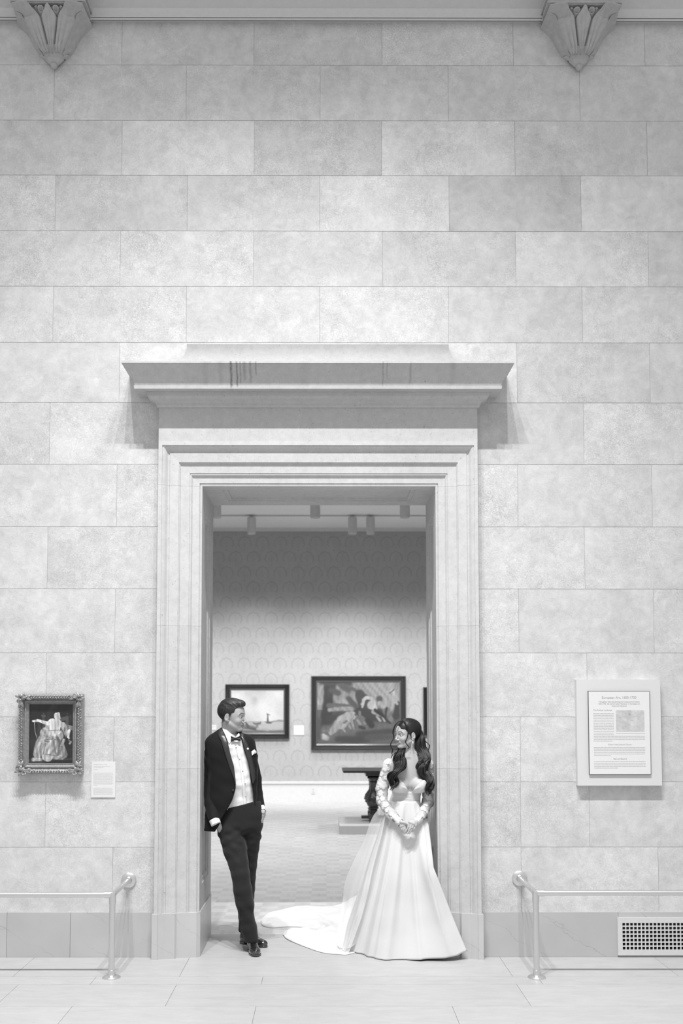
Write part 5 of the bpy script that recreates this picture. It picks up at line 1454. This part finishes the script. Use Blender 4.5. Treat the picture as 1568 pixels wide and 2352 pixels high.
# earring, ring
e0 = HB.out(np.array([[-.002, .083, -.036]]))[0]
m = MB(); m.lathe([(.001, .003), (.0035, 0), (.001, -.003), (.0012, -.008), (.0028, -.012), (.0046, -.022), (.0034, -.027), (.001, -.029)], e0, 12); m.build('earring', plain('pearl_drop', .85, .2), bride, smooth=True)
m = MB(); c = W3(945.5, 1901, HY-.021)
m.tube([c+np.array([.0088*math.cos(a), .004+.0088*math.sin(a), .002*math.cos(a)]) for a in np.linspace(0, 2*math.pi, 20)], .0012, 6)
m.lathe([(.001, 0), (.0035, -.001), (.0038, -.003), (.001, -.004)], c+np.array([0, -.004, 0]), 8, axis='y'); m.build('ring', STEEL, bride, smooth=True)

# bodice and satin band
def XB(px): return float(W3(px, 1800, BY-.07)[0])
cup = [(885, 1806), (893, 1797), (905, 1792), (918, 1790), (926, 1798), (934, 1811), (939, 1819), (943, 1820.5), (947, 1818), (953, 1808), (962, 1799), (972, 1792), (979, 1789.5), (986, 1797), (992, 1806)]
cx_ = [XB(a) for a, b in cup]; cz_ = [float(W3(1, b, BY-.085)[2]) for a, b in cup]
def b_bod(P): return smin(b_torso(P)-.0045, 1e3, .01) if False else b_torso(P)-.0045
zband = float(W3(1, 1821, BY-.08)[2]); zwaist = float(W3(1, 1845, BY-.08)[2])
def f_bodice(P):
    d = b_bod(P); zt = np.interp(P[:, 0], cx_, cz_); zt = np.where(P[:, 1] > BY+.02, cz_[1]-.02, zt)
    pl = .0022*np.sin(220*(P[:, 2]-.55*np.abs(P[:, 0]-XB(943)))) * np.exp(-((np.abs(P[:, 0]-XB(943))-.03)/.03)**2)
    d = d-.0015+pl*(P[:, 1] < BY-.05)
    d = smax(d, P[:, 2]-zt, .003); return smax(d, (zband-.006)-P[:, 2], .002)
sdobj('bodice', f_bodice, (XB(880), -.12, zband-.02), (min(XB(1000), XJ), .26, zband+.14), .0026, GOWN, bride, lambda V: np.ones(len(V)))
def f_sash(P):
    x = P[:, 0]-XB(935); zw = zwaist+.010-.45*x*x*3
    z0b = zband-.0*x
    d = b_bod(P)-.001+.0012*np.sin(P[:, 2]*330+x*12)*np.exp(-((x+.05)/.06)**2)
    d = smax(d, P[:, 2]-(z0b+.0+.25*x*x), .002); return smax(d, (zw-.035)-P[:, 2], .002)
sdobj('satin_band', f_sash, (XB(880), -.12, zwaist-.06), (min(XB(1000), XJ), .26, zband+.03), .0026, SASH, bride)

# skirt: lofted from the waist to a measured hem
wc = W3(928.5, 1846, BY); wa, wb_ = .111, .086
hem = [(-8, *P3(1073, 2184.5, -.10)), (-24, *P3(1052, 2195, -.125)), (-40, *P3(1021, 2200.5, -.14)), (-58, *P3(969, 2203, -.13)), (-75, *P3(938, 2205.5, -.12)), (-92, *P3(907, 2206, -.11)),
       (-113, *P3(862, 2202, -.07)), (-135, *P3(835, 2194, .03)), (-160, *P3(803, 2186, .14)), (-180, .10, .34, .012), (-205, .12, .52, .012), (-230, .25, .64, .012), (-262, .45, .66, .012), (-290, .62, .60, .012), (-315, .73, .45, .012), (-335, XJ-.01, .22, .012), (-346, XJ-.006, .02, .012), (-352, .84, -.085, .03)]
ha = np.array([h[0] for h in hem], float); hp_ = np.array([h[1:4] for h in hem], float)
haw = np.concatenate([[ha[-1]+360], ha, [ha[0]-360]]); hpw = np.concatenate([hp_[-1:], hp_, hp_[:1]])
def hem_at(a):      # a in degrees, -8 .. -368
    return np.array([np.interp(-a, -haw, hpw[:, k]) for k in range(3)])
def skirt_pt(a, t, grow=0., fold=True):
    h = hem_at(a); r = R(a); w = wc+np.array([(wa+grow)*math.cos(r), (wb_+grow)*math.sin(r), .0]); w[2] = zwaist+.012
    dr = max(0, math.cos(r))
    if a < -300 or a > -30: dr = max(dr, .8)
    gr = np.interp(t, [0, .10, .17, .31, .44, .545, .74, .88, 1], [0, .12, .19, .22, .25, .39, .64, .83, 1])
    gx = t*(1-dr)+gr*dr
    gl = t**.92
    p = np.array([w[0]+(h[0]-w[0])*gx, w[1]+(h[1]-w[1])*(gl*(1-.5*dr)+.5*dr*gx), w[2]+(h[2]-w[2])*t])
    if a > -60 or a < -348:
        rf = 1 if (a > -34 or a < -348) else (60+a)/26
        e_ = min(1, t/.5); e_ = e_*e_*(3-2*e_); p[1] = p[1]*(1-rf)+(w[1]+(h[1]-w[1])*e_)*rf
    if fold:
        f = .55*math.sin(R(a)*6.2+.8)+.35*math.sin(R(a)*11+2)+.25*math.sin(R(a)*17+t*1.5)
        s = abs(math.sin(R(a)*3.6+.4))**.5
        am = .030*t**.8*(1-.5*dr)*(1 if a > -170 else .8)+.004*math.sin(math.pi*min(1, t*5))
        p[:2] += np.array([math.cos(r), math.sin(r)])*f*am*(1-.35*t)
        # crisp fold ridges running down from the hands
        for (a0, sl, wd_, hh) in ((-70, 14, 4, .018), (-96, -6, 5, .020), (-120, -10, 5, .022), (-142, -8, 4, .02), (-48, 26, 5, .014)):
            dd = (a-(a0+sl*(t-.3)))/wd_
            p[1] -= hh*math.exp(-dd*dd)*min(1, t*2)*(1-.5*t)
    if p[0] > XJ-.012 and p[1] > -.070:
        if p[1] > .0: p[0] = XJ-.012
        else: p[1] = -.070
    return p
NA, NT = 240, 90; V = []
for i in range(NT+1):
    for j in range(NA): V.append(skirt_pt(-8-360*j/NA, i/NT))
V = np.array(V)
Fc = [(i*NA+j, i*NA+(j+1) % NA, (i+1)*NA+(j+1) % NA, (i+1)*NA+j) for i in range(NT) for j in range(NA)]
V[:, 2] = np.maximum(V[:, 2], .004)
sk = mk('skirt', V, np.array(Fc), GOWN, bride, True, np.ones(len(V)))
s_ = sk.modifiers.new('t', 'SOLIDIFY'); s_.thickness = .003

# satin train on the floor
def sheet(name, A, B, nu, nv, hfun, mat, root, tone=None):
    """A, B: far and near floor contours (world xy); heights from hfun(u, v)"""
    a = spline(A, nu); b = spline(B, nu); V = []
    for i in range(nu):
        for j in range(nv):
            v = j/(nv-1); u = i/(nu-1); p = b[i]*(1-v)+a[i]*v; z = hfun(u, v); V.append((p[0], p[1], max(z, .003)))
    o = mk(name, V, grid_faces(nu, nv), mat, root, True, np.ones(len(V)))
    s_ = o.modifiers.new('t', 'SOLIDIFY'); s_.thickness = .002; return o
f2 = lambda L, z: [tuple(FL(x, y, z)[:2]) for x, y in L]
A = f2([(650, 2140), (655, 2131.5), (672, 2126), (700, 2122), (722, 2119), (742, 2105), (757, 2095), (775, 2086), (800, 2076), (840, 2080)], .03)
B = f2([(650, 2145), (655, 2154), (672, 2163), (700, 2174), (728, 2184), (750, 2189), (775, 2191), (795, 2192), (812, 2188), (840, 2180)], .005)
def hs(u, v):
    e = min(1, 12*v*(1-v)+.0)*min(1, u*8)
    e = math.sqrt(max(0, 1-(2*v-1)**2))*min(1, u*5)
    z = .004+.022*e*(.5+.5*u)
    z += .016*e*math.sin(9*v+6*u+1)+.012*e*math.sin(17*v-9*u)+.006*e*math.sin(31*v+4*u)
    z += .035*math.exp(-((v-.42-.25*u)/.07)**2)*math.sin(math.pi*min(1, max(0, (u-.25)/.75)))
    z += (.16*max(0, (u-.72)/.28)**2)*v
    return z
sheet('train', A, B, 110, 50, hs, GOWN, bride)
# sheer overlay train and fall from the waist
A = f2([(599, 2113), (602, 2105), (618, 2094), (641, 2089), (672, 2081), (705, 2077), (733, 2078), (765, 2076), (795, 2074), (830, 2074)], .02)
B = f2([(599, 2118), (605, 2125), (626, 2128.5), (664, 2126), (700, 2128), (740, 2135), (765, 2150), (775, 2168), (800, 2186), (830, 2180)], .012)
def ht(u, v):
    e = math.sqrt(max(0, 1-(2*v-1)**2))*min(1, u*5)
    z = .005+.018*e+.014*e*math.sin(13*v+5*u)+.010*e*math.sin(24*v-11*u+2)+.005*e*math.sin(43*v+7*u)
    z += .03*e*math.exp(-((v-.5)/.3)**2)*u
    return z+(.10*max(0, (u-.75)/.25)**2)
sheet('tulle_train', A, B, 90, 44, ht, TULLE, bride)
L_ = [(884, 1850, .14), (866, 1862, .24), (852, 1884, .30), (835, 1931, .36), (814, 1973, .42), (797, 2011, .48), (789, 2040, .5), (788, 2060, .48), (782, 2095, .36), (776, 2130, .26), (773, 2168, .17)]
M_ = [(889, 1852, .08), (878, 1880, .10), (866, 1915, .12), (850, 1960, .14), (838, 2000, .15), (828, 2035, .15), (820, 2065, .16), (812, 2095, .16), (802, 2125, .16), (795, 2155, .14), (787, 2182, .12)]
R_ = [(893, 1853, .05), (884, 1880, .05), (876, 1920, .05), (864, 1965, .06), (854, 2005, .06), (847, 2040, .06), (840, 2070, .07), (832, 2100, .07), (822, 2130, .07), (812, 2158, .08), (801, 2188.5, .08)]
cv = [spline([tuple(W3(*p)) for p in c], 60) for c in (L_, M_, R_)]; V = []
for i in range(60):
    for j in range(25):
        v = j/24; p = cv[0][i]*(1-v)**2+(2*cv[1][i]-.5*(cv[0][i]+cv[2][i]))*2*v*(1-v)+cv[2][i]*v*v
        k = (.010*math.sin(v*13+i*.03+1)+.006*math.sin(v*29-i*.05))*min(1, i/12)*min(1, v*3)*min(1, (1-v)*3)
        V.append(p+np.array([.25*k, k, 0]))
V = np.array(V); V[:, 2] = np.maximum(V[:, 2], .006)
mk('tulle_overskirt', V, grid_faces(60, 25), TULLE, bride, True)

# sleeves: sheer net with raised flowers
def f_net(P):
    d = b_arms(P, .0035)+.0012*wobble(P, np.array([60, 60, 60]), 3)
    for A in (bAL, bAR):
        pass
    d = smax(d, P[:, 2]-float(W3(1, 1742, BY)[2]), .004)
    dr = -(P[:, 0]-XJ-.002); 
    d = smax(d, -(b_torso(P)-.002), .002)
    zt = np.minimum(P[:, 2], 9); 
    return smax(d, float(W3(1, 1890, BY-.15)[2])-P[:, 2], .002)
Vn, Fn = field_mesh(f_net, (W3(850, 1, BY)[0], -.14, W3(1, 1896, BY)[2]), (XJ+.05, .28, W3(1, 1735, BY)[2]), .0032); Vn = relax(Vn, Fn, 2); Vn[:, 0] = np.minimum(Vn[:, 0], XJ+.002)
mk('net_sleeves', Vn, Fn, NET, bride, True)
def hit(px, py, fn):
    d = ray(px, py); d = d/np.linalg.norm(d); t = 7.0
    for _ in range(60):
        s = float(fn((CAM+d*t)[None])[0]); t += s*.9
        if abs(s) < 3e-4 or t > 8.2: break
    p = CAM+d*t
    e = 1e-3; g = np.array([float(fn((p+np.eye(3)[k]*e)[None])[0]-fn((p-np.eye(3)[k]*e)[None])[0]) for k in range(3)])
    return p, g/(np.linalg.norm(g)+1e-9), t < 8.1
fa = lambda P: b_arms(P, .004)
def flower(m, p, nr, r, rr):
    a = np.cross(nr, [0, 0, 1.]); a /= np.linalg.norm(a)+1e-9; b = np.cross(nr, a); ph = rr.uniform(0, 6); V = [p+nr*(.0012)]
    n_ = 48; np_ = rr.choice([4, 5, 5, 6])
    for ring_, (f, hgt) in enumerate(((.35, .0022), (.7, .0030), (1., .0012))):
        for k in range(n_):
            t = 2*math.pi*k/n_; lob = (.68+.32*abs(math.cos(t*np_/2+ph))**.5)
            q = p+(a*math.cos(t)+b*math.sin(t))*r*f*(lob if ring_ else 1)
            for _ in range(2): q = q-nr*float(fa(q[None])[0])        # settle onto the arm
            V.append(q+nr*hgt*(.6 if ring_ == 2 else 1))
    Fc = [(0, 1+k, 1+(k+1) % n_) for k in range(n_)]
    for ri in range(2): Fc += [(1+ri*n_+k, 1+(ri+1)*n_+k, 1+(ri+1)*n_+(k+1) % n_, 1+ri*n_+(k+1) % n_) for k in range(n_)]
    m.add(V, Fc)
Fl = [[(890, 1746, 11), (882, 1754, 8), (884, 1764, 9), (892, 1766, 5), (899, 1755, 6), (875, 1778, 7), (886, 1787, 6), (872, 1790, 6), (873, 1798, 9), (880, 1804, 10), (866, 1810, 7), (873, 1822, 8), (866, 1834, 6), (878, 1834, 7), (870, 1843, 5), (885, 1847, 9), (887, 1862, 6), (878, 1856, 5), (898, 1870, 6), (905, 1875, 7), (898, 1880, 4), (911, 1881, 7), (918, 1880, 5), (917, 1889, 5), (913, 1888, 5), (888, 1872, 4)],
      [(986, 1748, 9), (991, 1752, 7), (990, 1761, 6), (994, 1780, 5), (993, 1791, 5), (994, 1802, 4), (994, 1820, 4), (984, 1831, 8), (991, 1836, 4), (978, 1846, 8), (985, 1842, 5), (971, 1856, 7), (976, 1861, 4), (981, 1866, 5), (969, 1872, 6), (963, 1878, 7), (973, 1876, 4), (956, 1883, 5), (961, 1885, 5), (966, 1884, 4), (953, 1880, 4)]]
rr = random.Random(2)
for L in Fl:
    m = MB()
    for (px, py, r) in L:
        p, nr, ok = hit(px, py, fa)
        if ok: flower(m, p, nr, r*.95/322., rr)
    for k in range(46):                                       # the unseen sides carry the same flowers
        s = rr.uniform(0, 3.999); i = int(s); A_ = bAL if L is Fl[0] else bAR; c = A_[i]+(A_[i+1]-A_[i])*(s-i)
        an = rr.uniform(.1, math.pi-.1); q = c+np.array([math.cos(an)*.05, math.sin(an)*.05, 0])
        for _ in range(4):
            e = 1e-3; g = np.array([float(fa((q+np.eye(3)[k2]*e)[None])[0]-fa((q-np.eye(3)[k2]*e)[None])[0]) for k2 in range(3)]); g /= np.linalg.norm(g)+1e-9
            q = q-g*float(fa(q[None])[0])
        if q[0] < XJ-.01: flower(m, q, g, rr.uniform(.013, .026), rr)
    vv = np.array(m.v); vv[:, 0] = np.minimum(vv[:, 0], XJ+.003); m.v = [tuple(x) for x in vv]
    o = m.build('lace_flowers', LACE, bride, smooth=True)
# scalloped cuffs
for (c0, c1, r) in ((W3(913, 1886, BY-.145), W3(919.5, 1891.5, BY-.162), .0245), (W3(958, 1885.5, BY-.14), W3(951.5, 1891, BY-.16), .0245)):
    m = MB(); ax = (c1-c0)/np.linalg.norm(c1-c0); u = np.cross(ax, [0, 1, 0]); u /= np.linalg.norm(u); w = np.cross(ax, u); V = []
    for i in range(5):
        for j in range(40):
            a_ = 2*math.pi*j/40; t = i/4; ext = .005*abs(math.sin(a_*3.5))*(t)
            V.append(c0+ax*((np.linalg.norm(c1-c0)*t)+ext)+(u*math.cos(a_)+w*math.sin(a_))*(r+.001*math.sin(a_*14)-.002*t))
    m.add(V, [(i*40+j, i*40+(j+1) % 40, (i+1)*40+(j+1) % 40, (i+1)*40+j) for i in range(4) for j in range(40)])
    m.build('lace_cuff', LACE, bride, smooth=True)

# hair: combed back from a side parting, long waves over both shoulders
def b_hair(P):
    q = HB.to(P); x, y, z = q.T
    d = ell(q, (-.018, 0, .040), (.108, .083, .094))
    d = smin(d, ell(q, (-.062, 0, .052), (.055, .060, .055)), .03)
    d = smin(d, ell(q, (-.070, 0, .045), (.050, .064, .060)), .03)
    an = np.arctan2(z-.018, x+.125)
    w = np.sqrt((y/.09)**2+.04)
    g = np.sin(an*75+y*90)*.0009+np.sin(an*140-y*150)*.0006
    g = np.where(z > .09, np.sin(y*420+x*30)*.0007, g)
    d = d+g*np.clip((.045-x)/.04, 0, 1)
    d = d+.005*np.exp(-((y+.014)/.003)**2)*(z > .06)*(x > -.03)
    fc = ell(q, (.104, -.006, -.010), (.058, .057, .096)); d = smax(d, -fc, .003)
    face = np.where((z < .05), x-np.interp(z, [-.09, -.03, .0, .02, .05], [-.03, -.006, .018, .034, .058]), -1.); d = smax(d, face, .004)
    ear = ell(q, (-.010, .085, -.008), (.020, .03, .032)); d = smax(d, -ear, .003)
    return smax(d, -.085-z, .006)*HB.s
def t_bh(V):
    q = HB.to(V); x, y, z = q.T
    an = np.arctan2(z-.018, x+.125)
    return .7+1.5*np.clip(np.sin(an*75+y*90)*.6+.4*np.sin(an*140-y*150), 0, 1)*np.exp(-((z-.075)/.03)**2)
hb = sdobj('hair', b_hair, HB.o-[.15, .14, .13], HB.o+[.13, .14, .16], .0017, HAIRF, bride, t_bh, 0)
def locks(name, rows_, nc, ns, seed, Yf, rad=.0028, wave=.015, cyc=2.6, yend=None):
    """rows_: (photo y, left x, right x); clumps of strands sharing one wave"""
    rr = random.Random(seed); specs = []; tn = []
    ys_ = np.array([r[0] for r in rows_], float); sgn_ = 1
    for c in range(nc):
        for layer in (0, 1):
            uc = (c+.5)/nc if layer == 0 else (c+rr.random())/nc; e = rr.uniform(.80, 1.) if layer else rr.uniform(.9, 1.)
            ph = rr.uniform(-.5, .5)+uc*2.2; wv = wave*rr.uniform(.8, 1.25); cy = cyc*rr.uniform(.92, 1.1); cr = .016*rr.uniform(.8, 1.2)
            for k in range(ns):
                a_ = rr.uniform(0, 6.28); q_ = math.sqrt(rr.random()); dx, dy = q_*math.cos(a_), q_*math.sin(a_)
                pts = []; rs = []; m_ = 40; tw = rr.uniform(-.5, .5); jl = rr.uniform(-.05, .03)
                for i in range(m_):
                    t = i/(m_-1)*(e+jl); y = ys_[0]+(ys_[-1]-ys_[0])*t
                    L, Rr = np.interp(y, ys_, [r[1] for r in rows_]), np.interp(y, ys_, [r[2] for r in rows_])
                    px = L+(Rr-L)*(.12+.76*uc); bul = math.sqrt(max(0, 1-(2*uc-1)**2))
                    Y = Yf(t)-.020*bul*(1 if layer == 0 else .3)+layer*.012
                    p = W3(px, y, Y); A_ = wv*min(1, t*2.2)*(1+.5*t); th = t*cy*6.28+ph+tw*.4
                    tap = 1 if t < .5 else 1-.72*((t-.5)/.5)**1.3
                    pts.append(p+np.array([A_*math.sin(th)*.8+dx*cr*tap, A_*.8*math.cos(th)+dy*cr*tap, .004*math.sin(th*2)]))
                    rs.append(rad*(1 if t < .6 else max(.15, 1-1.0*((t-.6)/.42))))
                specs.append((pts, rs)); tn.append(rr.choice([.6, .8, 1., 1.4, 2.4]))
    return tube_obj(name, specs, HAIRF, hb, 5, True, tn)
locks('long_lock', [(1678, 955, 966), (1692, 953, 974), (1715, 952, 981), (1735, 953, 985), (1752, 956, 986), (1775, 963, 989), (1800, 975, 993), (1826, 984, 994)], 8, 28, 1, lambda t: BY+.035-.035*t-.085*min(1, t*1.5))
locks('long_lock', [(1708, 920, 936), (1720, 912, 931), (1732, 909, 931), (1745, 905, 931), (1762, 898, 928), (1780, 894, 919), (1795, 893, 914), (1814, 888, 904)], 6, 26, 5, lambda t: BY-.0-.115*min(1, t*1.8), cyc=2.2)
# face-framing tendrils and the back twist
def tend(pts, r, name='tendril'):
    specs = []
    for (dx, dy, k) in ((0, 0, .8), (.0028, .001, .6), (-.0026, -.001, .6), (.0012, .003, .5), (-.0013, -.003, .5)):
        P_ = spline([tuple(W3(*p)+np.array([dx, dy, 0])) for p in pts], 40); specs.append((list(P_), [r*k*(1-.55*i/39) for i in range(40)]))
    tube_obj(name, specs, HAIRF, hb, 6, True, [1, 1.8, .8, 1.3, .6])
Yn = BY-.10
tend([(926, 1656, Yn+.03), (914, 1658, Yn+.01), (906, 1668, Yn-.0), (902, 1682, Yn+.01), (904, 1694, Yn+.01), (898, 1706, Yn+.0), (897, 1714, Yn), (901, 1722, Yn+.01), (899, 1733, Yn+.02)], .0030)
tend([(925, 1655, Yn+.03), (912, 1660, Yn+.01), (905, 1672, Yn+.01), (903, 1684, Yn+.01), (905, 1692, Yn+.02)], .0030)
tend([(928, 1657, Yn+.02), (934, 1665, Yn-.01), (937, 1680, Yn-.012), (935, 1694, Yn-.01), (931, 1704, Yn-.008), (935, 1711, Yn-.005), (939, 1716, Yn), (936, 1720, Yn)], .0030)
tend([(927, 1656, Yn+.02), (933, 1663, Yn-.005), (938, 1674, Yn-.008), (937, 1688, Yn-.008)], .0030)
tend([(975, 1700, BY+.05), (980, 1706, BY+.04), (986, 1712, BY+.03), (984, 1722, BY+.03), (981, 1730, BY+.03)], .0030)
tend([(903, 1724, Yn+.03), (908, 1728, Yn+.02), (901, 1734, Yn+.02), (898, 1742, Yn+.02)], .0022)
m = MB(); c = HB.out(np.array([[-.112, .010, .020]]))[0]
for k in range(3): m.tube([c+np.array([.012*math.cos(a+k), .012*math.sin(a+k)*.6, .014*math.sin(a*1.3+k)]) for a in np.linspace(0, 5, 16)], .0065, 8)
m.build('hair_twist', HAIRF, hb, smooth=True)
